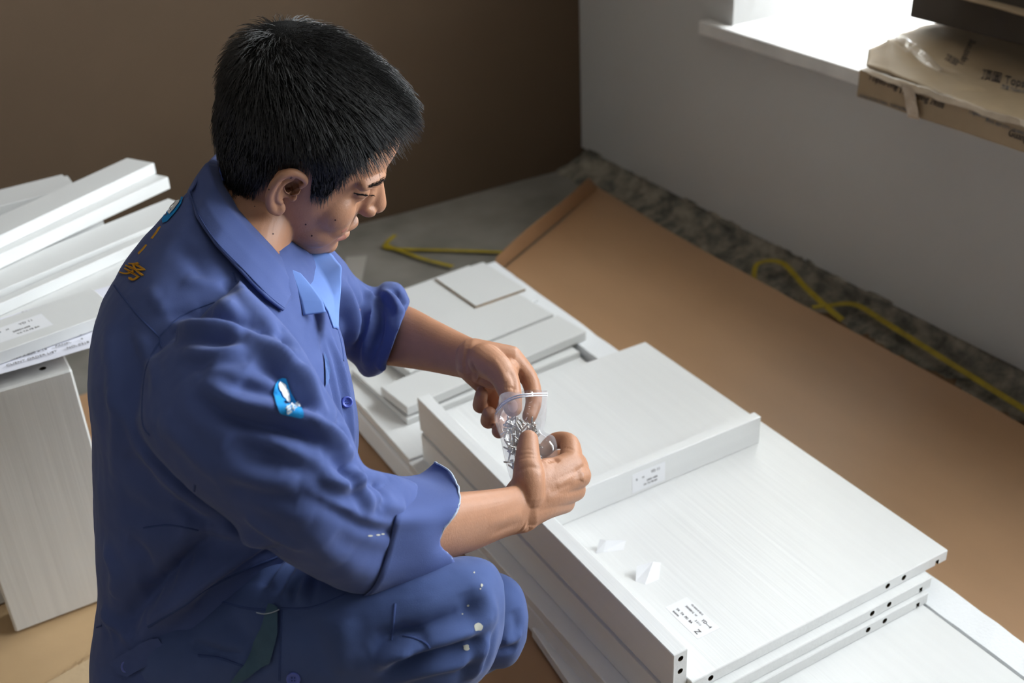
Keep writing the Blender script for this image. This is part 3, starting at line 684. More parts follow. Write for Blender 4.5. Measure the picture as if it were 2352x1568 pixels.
# right hand (nearest the camera): thumb up the front of the bag, fingers closed behind it
rp = []
rp.append(loft([vring((860, 1335), (915, 1140), 1.105, .043), vring((950, 1318), (985, 1136), 1.135, .043), vring((1022, 1288), (1050, 1130), 1.165, .042), vring((1092, 1263), (1118, 1124), 1.20, .037),
                vring((1160, 1234), (1172, 1116), 1.23, .031), vring((1212, 1218), (1200, 1098), 1.252, .028), vring((1252, 1190), (1232, 1085), 1.265, .025)], 5))
mc = {'i': (1312, 1066, 1.288), 'm': (1328, 1092, 1.292), 'r': (1318, 1124, 1.298), 'l': (1296, 1154, 1.300)}
for k, r in (('i', .0150), ('m', .0150), ('r', .0140), ('l', .0125)):
    u, v, d = mc[k]
    rp.append(limb(A3([(1205, 1150+(v-1100)*.35, 1.252), ((1205+u)/2, (1150+(v-1100)*.35+v)/2-6, 1.268), (u, v, d)]), [.023, .0185, r]))
rp.append(limb(A3([(1312, 1064, 1.288), (1308, 1018, 1.318), (1276, 1012, 1.335), (1252, 1032, 1.330)]), [.0140, .0112, .0100, .0088]))
rp.append(limb(A3([(1328, 1092, 1.292), (1322, 1058, 1.338), (1284, 1052, 1.352), (1254, 1062, 1.343)]), [.0140, .0115, .0102, .0090]))
rp.append(limb(A3([(1318, 1124, 1.298), (1310, 1098, 1.348), (1272, 1090, 1.358), (1246, 1096, 1.345)]), [.0130, .0108, .0098, .0088]))
rp.append(limb(A3([(1296, 1154, 1.300), (1286, 1138, 1.340), (1256, 1128, 1.350), (1238, 1124, 1.338)]), [.0115, .0096, .0088, .0078]))
rp.append(limb(A3([(1212, 1135, 1.245), (1214, 1090, 1.243), (1212, 1048, 1.252), (1214, 1010, 1.262)]), [.0200, .0172, .0140, .0112]))
rp.append(limb(A3([(1225, 1140, 1.255), (1240, 1095, 1.262), (1285, 1075, 1.282)]), [.020, .0185, .0130]))    # web between thumb and first finger
hand_r = fuse(rp, .0013, 4, .5)
folds(hand_r, [([(1185, 1085), (1215, 1072), (1245, 1078)], .0025, -.0011), ([(1188, 1048), (1210, 1042), (1236, 1046)], .0018, -.0010), ([(1190, 1056), (1212, 1050), (1238, 1054)], .0018, -.0008),
  ([(1196, 1035), (1212, 1032), (1232, 1036)], .0016, -.0006), ([(1255, 1062), (1272, 1055), (1285, 1062)], .003, -.0022), ([(1280, 1120), (1300, 1100), (1322, 1080)], .004, .0012), ([(1260, 1130), (1290, 1118), (1318, 1112)], .004, -.0010),
  ([(1255, 1150), (1280, 1140), (1308, 1135)], .004, .0010), ([(1330, 1078), (1338, 1092), (1336, 1105)], .005, .0018), ([(1120, 1205), (1160, 1190), (1200, 1175)], .006, .0012), ([(1130, 1228), (1165, 1212), (1200, 1200)], .005, -.0012),
  ([(1196, 1212), (1212, 1214), (1222, 1205)], .007, .0030), ([(1180, 1110), (1200, 1120), (1212, 1150)], .004, -.0010), ([(1292, 1028), (1308, 1030), (1322, 1036)], .0018, -.0007)])
# left hand: thumb and first finger down in the bag, other fingers curled beside it
lp = []
lp.append(loft([vring((840, 835), (885, 690), 1.485, .046), vring((884, 838), (940, 703), 1.455, .043), vring((968, 850), (1008, 738), 1.41, .036), vring((1032, 862), (1068, 768), 1.375, .030), vring((1076, 872), (1104, 784), 1.345, .0265),
                vring((1094, 880), (1134, 798), 1.335, .0255)], 5))
for (u, v, d), r in (((1172, 822, 1.338), .0150), ((1160, 852, 1.358), .0150), ((1140, 874, 1.372), .0140), ((1116, 888, 1.378), .0125)):
    lp.append(limb(A3([(1088, 826+(v-850)*.3, 1.342), ((1088+u)/2+2, (826+(v-850)*.3+v)/2, (1.34+d)/2), (u, v, d)]), [.0215, .0180, r]))
lp.append(limb(A3([(1112, 826, 1.325), (1152, 856, 1.302), (1170, 898, 1.292), (1178, 936, 1.290)]), [.0200, .0168, .0138, .0108]))
lp.append(limb(A3([(1172, 822, 1.338), (1214, 868, 1.345), (1226, 918, 1.332), (1216, 956, 1.318)]), [.0148, .0112, .0098, .0086]))
lp.append(limb(A3([(1160, 852, 1.358), (1168, 925, 1.385), (1152, 972, 1.370), (1146, 990, 1.345)]), [.0140, .0112, .0100, .0088]))
lp.append(limb(A3([(1140, 874, 1.372), (1136, 940, 1.392), (1122, 966, 1.368), (1124, 950, 1.342)]), [.0135, .0108, .0098, .0088]))
lp.append(limb(A3([(1116, 888, 1.378), (1108, 926, 1.390), (1102, 930, 1.362), (1106, 905, 1.345)]), [.0120, .0096, .0088, .0078]))
lp.append(limb(A3([(1110, 840, 1.34), (1140, 860, 1.335), (1165, 850, 1.325)]), [.021, .0185, .0140]))
hand_l = fuse(lp, .0013, 4, .5)
folds(hand_l, [([(1075, 800), (1068, 830), (1072, 862)], .003, -.0016), ([(1082, 830), (1092, 850), (1094, 872)], .0025, -.0016), ([(1130, 820), (1150, 850), (1160, 880)], .004, .0012), ([(1168, 850), (1180, 872), (1180, 900)], .004, -.0014),
  ([(1185, 838), (1195, 860), (1198, 880)], .003, -.0016), ([(1158, 892), (1172, 890), (1184, 894)], .0018, -.0009)])
# the rest of the body inside the clothes, so the figure is whole
bp = [limb([at(560, 640, 1.205), at(520, 800, 1.215), at(480, 1000, 1.235), at(430, 1230, 1.27), at(420, 1340, 1.29)], [.05, .085, .085, .08, .08]),
      limb([at(520, 800, 1.21), at(480, 850, 1.08), at(640, 1080, 1.04), at(780, 1210, 1.075), at(900, 1225, 1.135)], [.05, .040, .034, .032, .034]),
      limb([at(560, 690, 1.22), at(660, 640, 1.36), at(770, 710, 1.44), at(850, 765, 1.485)], [.05, .045, .042, .042]),
      limb([at(430, 1420, 1.25), at(700, 1450, 1.18), at(1020, 1440, 1.15), at(960, 1640, 1.22), at(905, 1850, 1.27)], [.07, .06, .040, .034, .032]),
      limb([at(460, 1420, 1.33), at(780, 1450, 1.34), at(1110, 1430, 1.31), at(960, 1570, 1.38), at(800, 1650, 1.42)], [.07, .06, .040, .028, .026])]
inner = fuse(bp, .008, 3, .5)
def join_me(name, mes, m):
    bm = bmesh.new()
    for x in mes: bm.from_mesh(x)
    me = bpy.data.meshes.new(name); bm.to_mesh(me); bm.free(); me.polygons.foreach_set('use_smooth', [True]*len(me.polygons)); return me
person = link('person', join_me('person', [head, hand_r, hand_l, inner], None), M['skin'])
tag(person, 'squatting worker in blue work clothes looking down at a small bag of screws', 'person')

# ------------------------------------------------------------------ the worker: shirt
TL = np.array((.51, .86, 0))
T = [((440, 432), (655, 590), 1.195, .075), ((338, 535), (705, 660), 1.20, .155), ((256, 650), (745, 735), 1.21, .190), ((232, 765), (775, 805), 1.215, .195), ((236, 895), (798, 895), 1.225, .186), ((236, 1035), (818, 990), 1.24, .180),
     ((242, 1175), (812, 1085), 1.258, .176), ((248, 1290), (755, 1180), 1.275, .178), ((238, 1390), (685, 1275), 1.285, .186), ((248, 1455), (600, 1370), 1.29, .186), ((290, 1500), (500, 1450), 1.29, .16)]
S = [((400, 790), (560, 640), 1.14, .060), ((326, 850), (565, 655), 1.085, .080), ((322, 985), (684, 782), 1.045, .086), ((405, 1095), (752, 898), 1.03, .083), ((530, 1200), (800, 985), 1.03, .078), ((655, 1290), (832, 1066), 1.04, .074), ((775, 1350), (874, 1084), 1.07, .072),
     ((862, 1372), (930, 1096), 1.11, .070), ((915, 1362), (965, 1112), 1.135, .064)]
SL = [((590, 690), (640, 505), 1.36, .08), ((690, 765), (765, 572), 1.415, .082), ((770, 805), (815, 638), 1.455, .076), ((812, 835), (862, 660), 1.485, .070), ((828, 858), (884, 646), 1.488, .074), ((846, 868), (920, 652), 1.478, .072), ((880, 856), (942, 690), 1.462, .066)]
shirt_me = fuse([loft([vring(*r, axis=TL, n=44) for r in T], 5), loft([vring(*r) for r in S], 5), loft([vring(*r) for r in SL], 5)], .0027, 7, .5)
g = 'g'
folds(shirt_me, [(st[0], st[1]*.88, st[2]*1.55)+tuple(st[3:]) for st in [
  # right sleeve and shoulder
  ([(395, 765), (440, 752), (500, 745), (560, 752)], .010, .0060, 'r'), ([(450, 722), (520, 716), (590, 736), (640, 785)], .013, -.0065), ([(470, 775), (540, 772), (610, 800), (660, 835)], .012, -.0030),
  ([(560, 765), (620, 790), (680, 835), (716, 890), (738, 960)], .012, .0065, 'r'), ([(575, 830), (630, 850), (680, 890), (706, 930)], .011, -.0055), ([(480, 835), (520, 862), (560, 880)], .009, .0040),
  ([(462, 872), (510, 908), (560, 930), (630, 945), (700, 958), (780, 1000)], .009, .0075, 'r'), ([(450, 900), (510, 945), (580, 968), (660, 985), (740, 1020)], .013, -.0050), ([(700, 975), (770, 1005), (812, 1048)], .010, .0055, 'r'),
  ([(505, 1065), (560, 1085), (620, 1100), (690, 1105)], .011, .0050, 'r'), ([(520, 1000), (580, 1035), (650, 1060)], .014, -.0035), ([(360, 960), (420, 1010), (480, 1070), (540, 1130)], .014, .0035),
  ([(740, 1085), (780, 1108), (812, 1106), (830, 1080)], .008, .0055, 'r'), ([(790, 1078), (806, 1098), (800, 1120)], .006, -.0060), ([(835, 1095), (870, 1110), (905, 1100)], .009, -.0040), ([(850, 1130), (890, 1160), (930, 1165)], .010, .0040),
  ([(700, 1120), (780, 1160), (850, 1195), (930, 1208), (1000, 1210)], .006, .0030), ([(690, 1130), (775, 1175), (850, 1212), (940, 1225)], .008, -.0032),
  ([(640, 1180), (720, 1240), (800, 1290)], .018, .0030), ([(760, 1230), (840, 1270), (920, 1280)], .016, -.0030), ([(430, 860), (470, 960), (530, 1010)], .02, .003),
  # back and side of the body
  ([(240, 745), (262, 850), (268, 980), (262, 1100)], .012, .0030), ([(285, 730), (310, 840), (318, 960)], .012, -.0030), ([(275, 1150), (330, 1180), (420, 1215)], .018, -.0045), ([(330, 1020), (380, 1090), (440, 1140), (500, 1180)], .010, .0045, 'r'),
  ([(250, 1462), (310, 1400), (380, 1335), (450, 1270), (520, 1205)], .015, -.0120), ([(330, 1430), (400, 1385), (470, 1335), (540, 1290), (610, 1250)], .013, .0080, 'r'), ([(440, 1400), (500, 1340), (570, 1290), (650, 1255)], .008, -.0060),
  ([(240, 1260), (270, 1310), (262, 1370)], .012, .0055), ([(290, 1240), (330, 1290), (320, 1350)], .014, -.0050), ([(236, 1400), (262, 1440), (300, 1470)], .009, .0050), ([(470, 1210), (540, 1225), (620, 1240)], .012, .0060),
  # chest and collar area
  ([(610, 600), (640, 640), (660, 690)], .010, -.0030), ([(650, 745), (668, 790), (690, 850)], .008, -.0050), ([(760, 770), (782, 850), (800, 940), (815, 1020)], .006, .0040, 'r'), ([(740, 760), (760, 850), (785, 960), (800, 1040)], .008, -.0040),
  ([(520, 640), (560, 690), (600, 735)], .012, -.0040), ([(340, 660), (360, 690), (385, 720)], .008, .0018),
  # left sleeve
  ([(790, 650), (815, 720), (820, 790)], .010, .0050, 'r'), ([(760, 640), (775, 720), (790, 790)], .012, -.0060), ([(850, 680), (870, 730), (862, 800)], .008, -.0060), ([(880, 668), (905, 690), (920, 720)], .007, .0055, 'r'), ([(900, 665), (922, 676), (935, 700)], .005, -.0040),
  ([(840, 665), (856, 700), (846, 780), (834, 840)], .007, .0060, 'r'), ([(866, 838), (880, 846), (890, 850)], .006, .0040),
  ([(420, 800), (470, 812), (520, 806), (560, 790)], .008, .0035, 'r'), ([(600, 760), (650, 775), (690, 810)], .007, .0030, 'r'), ([(640, 900), (690, 915), (730, 945)], .007, -.0030), ([(560, 1130), (640, 1165), (720, 1190)], .010, .0025), ([(600, 1010), (680, 1035), (750, 1050)], .009, .0035, 'r'),
  ([(255, 900), (300, 960), (350, 1080)], .012, .0030), ([(290, 1040), (340, 1120), (400, 1180)], .012, -.0030), ([(400, 1150), (450, 1190), (520, 1210)], .010, -.0040), ([(560, 1180), (620, 1220), (700, 1262)], .009, .0035), ([(420, 640), (470, 655), (520, 660)], .010, .0025), ([(400, 560), (440, 590), (470, 640)], .010, -.0025), ([(300, 760), (345, 830), (355, 900)], .009, .0025),
  ([(810, 1090), (840, 1130), (850, 1180)], .007, .0035, 'r'), ([(870, 1100), (880, 1135), (870, 1170)], .006, -.0035)]])
rumple(shirt_me, .0016, 14, 3); rumple(shirt_me, .0006, 42, 8)
shirt_me = relax(shirt_me, 2, .4)
shirt = link('shirt', shirt_me, M['cloth'], person)
SB = bvh_of(shirt_me)
# sleeve ends: an open flaring cuff, unbuttoned, on the near arm
def shell(name, rings, m, parent, thick=.0014, crump=.0025, freq=26, steps=5):
    R_ = np.array(rings); k, n = R_.shape[:2]; R_ = crm(R_.reshape(k, -1), (k-1)*steps+1).reshape(-1, n, 3)
    R_ = np.stack([np.vstack([crm(np.vstack([r, r[:1]]), n*4+1)[:-1]]) for r in R_]); k, n = R_.shape[:2]
    V = [Vector(p)+mnoise.noise_vector(Vector(p)*freq)*crump*min(1, i/3) for i, r in enumerate(R_) for p in r]; F = [(i*n+j, i*n+(j+1) % n, (i+1)*n+(j+1) % n, (i+1)*n+j) for i in range(k-1) for j in range(n)]
    o = link(name, mesh(name, V, F, True), m, parent); s_ = o.modifiers.new('s', 'SOLIDIFY'); s_.thickness = thick; s_.offset = 0; return o
def pr(l): return np.array([tuple(at(*p)) for p in l])
cuff_end = [(998, 1061, 1.195), (1036, 1086, 1.160), (1056, 1138, 1.118), (1046, 1180, 1.098), (1020, 1212, 1.092), (1008, 1252, 1.098), (1040, 1290, 1.110), (1002, 1340, 1.108), (952, 1372, 1.108), (908, 1392, 1.120), (918, 1330, 1.20), (945, 1210, 1.240), (968, 1105, 1.235)]
cuff_mid = [(962, 1090, 1.185), (992, 1106, 1.150), (1008, 1145, 1.100), (1002, 1185, 1.080), (985, 1220, 1.074), (975, 1262, 1.078), (975, 1310, 1.088), (945, 1345, 1.095), (910, 1365, 1.104), (878, 1374, 1.122), (885, 1310, 1.19), (905, 1200, 1.218), (930, 1112, 1.208)]
cuff_in = [(900, 1105, 1.175), (915, 1115, 1.150), (925, 1145, 1.115), (915, 1190, 1.090), (900, 1230, 1.080), (885, 1268, 1.078), (868, 1305, 1.082), (850, 1335, 1.092), (830, 1352, 1.105), (830, 1340, 1.125), (830, 1290, 1.15), (845, 1200, 1.17), (865, 1125, 1.17)]
def on_sleeve(u, v, d, off=.0018):
    p, n = hit(SB, u, v)
    if p is None or abs((p-CAM).dot(FWD)-d) > .03: return at(u, v, d)
    return p+n*off
cin = [on_sleeve(u, v, d) if k < 9 else at(u, v, d) for k, (u, v, d) in enumerate([(893, 1092, 1.150), (905, 1100, 1.112), (912, 1140, 1.085), (906, 1185, 1.065), (896, 1228, 1.056), (886, 1270, 1.056), (872, 1312, 1.064), (856, 1345, 1.080), (836, 1364, 1.10), (832, 1360, 1.125), (832, 1300, 1.17), (845, 1200, 1.19), (868, 1115, 1.18)])]
cuff = shell('cuff', [np.array([tuple(p) for p in cin]), pr(cuff_mid), pr(cuff_end)], M['cloth'], shirt)
def tube(name, pts, r, m, parent, n=6, sub=8, wob=0):
    P = crm(np.array([tuple(p) for p in pts]), (len(pts)-1)*sub+1); T_ = np.gradient(P, axis=0); V = []; F = []
    for i, p in enumerate(P):
        p = Vector(p)+(mnoise.noise_vector(Vector(p)*300)*wob); V += [tuple(x) for x in oring(p, T_[i], (.2, .3, 1), r, r, n)]
        if i: F += [((i-1)*n+j, (i-1)*n+(j+1) % n, i*n+(j+1) % n, i*n+j) for j in range(n)]
    return link(name, mesh(name, V, F, True), m, parent)
tube('frayed_edge', A3([(c[0], c[1], c[2]-.001) for c in cuff_end[:5]]), .0011, M['thread'], cuff, wob=.001)
tube('frayed_edge', A3([(c[0], c[1], c[2]-.001) for c in cuff_end[4:10]]), .0010, M['thread'], cuff, wob=.001)

# ------------------------------------------------------------------ the worker: trousers
def tr(U, D, d, h): return vring(D, U, d, h)
tq = [loft([tr((250, 1360), (250, 1640), 1.30, .12), tr((330, 1335), (330, 1700), 1.28, .17), tr((470, 1320), (470, 1700), 1.26, .16), tr((600, 1330), (600, 1660), 1.26, .11)], 4),
      loft([tr((420, 1340), (330, 1690), 1.215, .10), tr((560, 1290), (470, 1680), 1.19, .10), tr((690, 1275), (640, 1660), 1.17, .098), tr((830, 1300), (800, 1640), 1.15, .092), tr((970, 1292), (950, 1620), 1.14, .085), tr((1062, 1276), (1050, 1600), 1.145, .078), tr((1128, 1290), (1125, 1540), 1.15, .062), tr((1158, 1340), (1158, 1440), 1.155, .03)], 5),
      loft([vring((960, 1420), (1160, 1370), 1.15, .070), vring((930, 1490), (1150, 1450), 1.16, .072), vring((895, 1600), (1090, 1560), 1.19, .068), vring((850, 1720), (1010, 1690), 1.23, .062), vring((820, 1860), (950, 1850), 1.27, .058)], 4),
      loft([tr((480, 1370), (480, 1640), 1.34, .10), tr((760, 1370), (760, 1580), 1.335, .09), tr((1000, 1345), (1000, 1550), 1.325, .075), tr((1130, 1312), (1110, 1540), 1.315, .066), tr((1196, 1345), (1180, 1525), 1.31, .050), tr((1216, 1410), (1210, 1470), 1.31, .02)], 5),
      loft([vring((1060, 1440), (1214, 1420), 1.315, .060), vring((1010, 1500), (1196, 1490), 1.33, .060), vring((960, 1560), (1120, 1548), 1.36, .058), vring((850, 1650), (960, 1610), 1.40, .05), vring((780, 1700), (860, 1650), 1.43, .046)], 4)]
tro_me = fuse(tq, .0030, 7, .5)
folds(tro_me, [(st[0], st[1]*.9, st[2]*1.3)+tuple(st[3:]) for st in [
  ([(624, 1350), (645, 1318), (668, 1290)], .006, .0045, 'r'), ([(655, 1375), (675, 1330), (700, 1290)], .006, .0050, 'r'), ([(690, 1390), (700, 1340), (712, 1300)], .006, .0045, 'r'), ([(600, 1350), (630, 1305), (655, 1285)], .006, -.0040), ([(560, 1320), (600, 1310), (640, 1290)], .008, .004),
  ([(854, 1541), (920, 1502), (990, 1478), (1075, 1448), (1130, 1410)], .010, .0080, 'r'), ([(850, 1500), (920, 1470), (990, 1440), (1060, 1400)], .012, -.0060), ([(870, 1560), (930, 1530), (1000, 1505), (1080, 1480)], .010, -.0070), ([(900, 1565), (980, 1540), (1060, 1520), (1110, 1480)], .009, .0050, 'r'),
  ([(860, 1470), (930, 1450), (985, 1475)], .006, -.0050), ([(870, 1520), (900, 1500), (950, 1492)], .006, .0060), ([(1090, 1330), (1125, 1390), (1135, 1450)], .016, .0030), ([(1060, 1360), (1080, 1410), (1075, 1450)], .016, -.0040), ([(1120, 1450), (1105, 1510), (1085, 1560)], .008, .0050, 'r'), ([(700, 1420), (730, 1480), (740, 1550)], .014, -.0030), ([(780, 1420), (790, 1480), (785, 1550)], .014, .0030),
  ([(520, 1420), (570, 1470), (600, 1550)], .012, -.0040), ([(440, 1480), (500, 1500), (560, 1505)], .006, -.0050), ([(1180, 1400), (1190, 1440), (1180, 1490)], .010, -.0040), ([(1150, 1470), (1180, 1470), (1200, 1455)], .008, .0050), ([(1140, 1500), (1165, 1495), (1190, 1490)], .006, -.0050)]])
rumple(tro_me, .0015, 13, 5); rumple(tro_me, .0006, 40, 9)
tro_me = relax(tro_me, 2, .4)
trousers = link('trousers', tro_me, M['cloth_t'], person)
TB = bvh_of(tro_me)
# shoes, out of the picture under the trouser legs
for (u, v, d, yaw) in ((880, 1900, 1.285, -.75), (790, 1690, 1.44, -.4)):
    p = at(u, v, d); fx = Vector((math.cos(yaw), math.sin(yaw), 0)); z0 = .02
    b = Vector((p.x, p.y, 0)); R_ = []
    for t, w, h in ((-.08, .022, .045), (-.06, .036, .085), (-.02, .040, .090), (.04, .042, .065), (.10, .046, .050), (.15, .042, .040), (.175, .022, .028)):
        R_.append(oring(b+fx*t+Vector((0, 0, z0+h/2)), fx, (0, 0, 1), h/2, w, 20, 2.6))
    V, F = loft(R_, 4); link('shoe', mesh('shoe', V, F, True), M['hole'], person)

# ------------------------------------------------------------------ the worker: hair
hV = getV(head); hN = getN(head); Li = np.linalg.inv(HMn[:3, :3]); q = (hV-HMn[:3, 3])@Li.T
def hair_mask(q):
    """1 inside the hairline (head space)"""
    x, y, z = q[:, 0], q[:, 1], q[:, 2]; ay = np.abs(y)
    line = np.interp(x, [-.11, -.075, -.045, -.030, -.022, .0, .010, .020, .036, .046, .060, .080, .10], [-.052, -.052, -.042, -.022, .026, .042, .034, .002, .002, .040, .076, .090, .092])
    line = np.where(x > .062, np.maximum(line, .090-.15*ay), line)
    return np.clip((z-line)/.006, 0, 1)*(ay < .0905)*np.where((x < .012) & (x > -.032) & (z < .040) & (ay > .0765), 0, 1)
mk = hair_mask(q)
polys = [tuple(p.vertices) for p in head.polygons]
keep = [p for p in polys if min(mk[list(p)]) > .2]
us = sorted({i for p in keep for i in p}); im = {v: k for k, v in enumerate(us)}
capV = []
for i in us:
    x, y, z = q[i]; top = np.clip((z-.05)/.07, 0, 1); off = mk[i]*(.0035+.0075*top)+.0015*mnoise.noise(Vector(hV[i])*60)
    capV.append(Vector(hV[i]+hN[i]*off))
capF = [tuple(im[i] for i in p) for p in keep]
# strands: rooted on the scalp, growing out of the crown whorl
P0 = np.array([hV[list(p)].mean(0) for p in keep]); N0 = np.array([hN[list(p)].mean(0) for p in keep]); L0 = (P0-HMn[:3, 3])@Li.T
near = ((P0-np.array(CAM))@np.array(FWD) < 1.32)
sel = rng.choice(len(keep), min(len(keep), 17000), replace=False)
RotH = HMn[:3, :3]/HS; V = list(capV); F = list(capF)
down = np.array((0, 0, -1.))
for i in sel:
    p, n, l = P0[i], N0[i]/np.linalg.norm(N0[i]), L0[i]
    top = np.clip((l[2]-.045)/.06, 0, 1); frontness = np.clip((l[0]+.02)/.09, 0, 1)
    w = np.array((-.058, .012, .120)); gdir = l-w; gdir = gdir/(np.linalg.norm(gdir)+1e-6)
    gl = gdir+np.array((.55*top+.25*frontness, 0, -.75*(1-top)))+.22*rng.normal(size=3)+.25*np.array(mnoise.noise_vector(Vector(l*38)))
    g = RotH@gl; g = g-n*(g@n); g = g/(np.linalg.norm(g)+1e-9)
    L = (.017+.018*top+.016*top*frontness)*(.75+.5*rng.random()); 
    if l[2] < .0: L *= .72
    if top < .3 and frontness > .25: L *= .85
    fr = np.clip((l[0]-.045)/.03, 0, 1)*(l[2] > .06); L *= 1-.15*fr
    if l[0] > .02 and l[2] > .045:
        hl_ = np.interp(l[0], [.02, .036, .046, .060, .080, .10], [.002, .002, .040, .076, .094, .098]); m_ = .18+.82*np.clip((l[2]-hl_)/.048, 0, 1); wy = np.clip((abs(l[1])-.018)/.022, 0, 1); L *= m_*wy+(1-wy)*max(m_, .8)
    if .012 < l[0] < .05 and l[2] < .03: L *= .8
    phi = math.radians(20+24*top*(1-.3*frontness)+22*fr+7*rng.normal()); r0 = .00034*(.8+.5*rng.random())
    a, b = math.sin(phi), math.cos(phi); sd = np.cross(n, g); o = len(V); K_ = 5
    for k in range(K_):
        t = k/(K_-1); c = p+n*(L*a*t*(1-.30*t)+.001)+g*(L*b*t)-n*(L*L*t*t*3.2*(1-top*.35)*(1-.8*fr))+down*(.10*L*t*t)
        r = r0*(1-.6*t**2)
        for j in range(3):
            an = j*2.0944; V.append(Vector(c+sd*math.cos(an)*r+n*math.sin(an)*r))
        if k:
            for j in range(3): F.append((o+3*(k-1)+j, o+3*(k-1)+(j+1) % 3, o+3*k+(j+1) % 3, o+3*k+j))
hair = link('hair', mesh('hair', V, F, True), M['hair'], person); hair['kind'] = 'stuff'
M['hair_grey'] = mat('greying_hair', (.08, .078, .076), .4, .5); M['hair_cap'] = mat('dense_black_hair_base', (.008, .0075, .007), .9, .1, bump=(700, .8, .003))
hair.data.materials.append(M['hair_cap']); hair.data.materials.append(M['hair_grey'])
mi = np.zeros(len(F), int); mi[:len(capF)] = 1; per = 12; ns = (len(F)-len(capF))//per
gs = np.repeat((rng.random(ns) < .09).astype(int)*2, per); mi[len(capF):len(capF)+len(gs)] = gs; hair.data.polygons.foreach_set('material_index', mi)
# eyebrows, lashes, moles
HB = bvh_of(head)
def brow(px, n, L, name, r=.00028, spread=5):
    V = []; F = []
    C_ = dense(px, 2)
    for i in range(n):
        t = rng.random(); k = int(t*(len(C_)-2)); c = C_[k]+rng.normal(size=2)*np.array((2, spread))*(.45+.55*math.sin(math.pi*min(1, t*1.1))); tg = C_[k+1]-C_[k]; tg = tg/np.linalg.norm(tg)
        p, nn = hit(HB, *c)
        if p is None: continue
        p2, n2 = hit(HB, *(c+tg*6))
        if p2 is None or (p2-p).length > .02: continue
        d = ((p2-p).normalized()+nn*.35+Vector(rng.normal(size=3)*.12)).normalized(); s = d.cross(nn).normalized(); o = len(V); LL = L*(.6+.6*rng.random())
        for kk in range(3):
            for j in range(3): V.append(p+d*(LL*kk/2)+(s*math.cos(j*2.094)+nn*math.sin(j*2.094))*r*(1-.4*kk))
        F += [(o+3*a+j, o+3*a+(j+1) % 3, o+3*a+3+(j+1) % 3, o+3*a+3+j) for a in range(2) for j in range(3)]
    o = link(name, mesh(name, V, F), M['lash'], person); o['kind'] = 'stuff'; return o

# ------------------------------------------------------------------ the worker: face details
brow([(846, 428), (866, 421), (884, 411), (902, 402)], 170, .0065, 'eyebrow', spread=3.0)
brow([(820, 446), (834, 447), (848, 449), (860, 448)], 60, .0045, 'eyelashes', spread=1.2)
strip('eyelid_line', HB, [(812, 443), (825, 446), (840, 449), (858, 448)], .0016, M['lash'], person, lift=.0002, thick=.0002)
for i, (u, v, r) in enumerate(((668, 407, 3.2), (618, 435, 2), (770, 505, 2.2), (702, 515, 2), (716, 541, 2.2), (585, 474, 1.5), (627, 537, 2))):
    decal('mole', HB, [(u+r*math.cos(a), v+r*math.sin(a)) for a in np.linspace(0, 6.28, 10, endpoint=False)], M['mole'], person, lift=.0003, step=3)
for nm, pts in (('lip', [(786, 533), (800, 524), (815, 517), (828, 510)]), ('lip', [(772, 551), (784, 548), (793, 541)])):
    strip(nm, HB, pts, .007 if pts[0][0] > 780 else .009, M['lip'], person, lift=.0001, thick=.0002)
LB = bvh_of(hand_l)
decal('finger_nail', LB, [(1178+11*math.cos(a), 932+15*math.sin(a)) for a in np.linspace(0, 6.28, 14, endpoint=False)], M['nail'], person, lift=.0005, step=3)

# ------------------------------------------------------------------ the worker: collar, front, seams and badges
def on_shirt(u, v, dz, d0):
    p, n = hit(SB, u, v)
    if p is None or abs((p-CAM).dot(FWD)-d0) > .10: return at(u, v, d0)
    return CAM+(p-CAM)*((((p-CAM).dot(FWD))-dz)/((p-CAM).dot(FWD)))
inn = A3([(500, 380, 1.245), (512, 425, 1.205), (548, 482, 1.186), (600, 540, 1.182), (645, 592, 1.192), (672, 640, 1.205)])
fold = A3([(476, 374, 1.228), (492, 430, 1.178), (535, 492, 1.158), (590, 552, 1.156), (640, 604, 1.168), (682, 668, 1.185)])
outr = [on_shirt(432, 442, .004, 1.165), on_shirt(452, 498, .008, 1.135), on_shirt(492, 560, .016, 1.115), on_shirt(558, 628, .014, 1.11), on_shirt(612, 684, .010, 1.12), on_shirt(652, 713, .008, 1.13)]
collar = patch('collar', [inn, fold, [f.lerp(o, .5)-FWD*.004 for f, o in zip(fold, outr)], outr], M['cloth'], shirt, thick=.0022, crump=.0012, freq=20)
tube('collar_stitching', [o.lerp(f, .10)-FWD*.0022 for f, o in zip(fold, outr)], .0006, M['seam'], collar)
back = patch('collar', [A3([(500, 382, 1.245), (530, 360, 1.29), (580, 380, 1.315)]), A3([(478, 376, 1.232), (500, 352, 1.30), (560, 372, 1.335)]), A3([(436, 440, 1.172), (455, 415, 1.33), (540, 440, 1.365)])], M['cloth'], shirt, thick=.002, crump=.001)
lap_n = patch('lapel', [A3([(664, 616, 1.192), (676, 650, 1.182), (690, 690, 1.172), (698, 723, 1.165)]), A3([(690, 628, 1.196), (718, 662, 1.186), (740, 692, 1.178), (748, 716, 1.172)])], M['cloth_in'], shirt, thick=.0018, crump=.0015)
lap_f = patch('lapel', [A3([(655, 584, 1.245), (668, 620, 1.225), (700, 655, 1.205), (735, 690, 1.19), (752, 716, 1.185), (766, 752, 1.18)]), A3([(700, 574, 1.29), (722, 600, 1.28), (748, 640, 1.25), (765, 680, 1.22), (768, 715, 1.20), (772, 752, 1.185)]), A3([(740, 570, 1.31), (764, 588, 1.30), (786, 612, 1.27), (783, 665, 1.235), (778, 710, 1.21), (776, 756, 1.19)])], M['cloth_in'], shirt, thick=.0018, crump=.0018)
def seam(pts, w=.0022, name='seam', parent=None, bvh=None, m='seam'): return strip(name, bvh or SB, pts, w, M[m], parent or shirt, lift=.0002, thick=.0005)
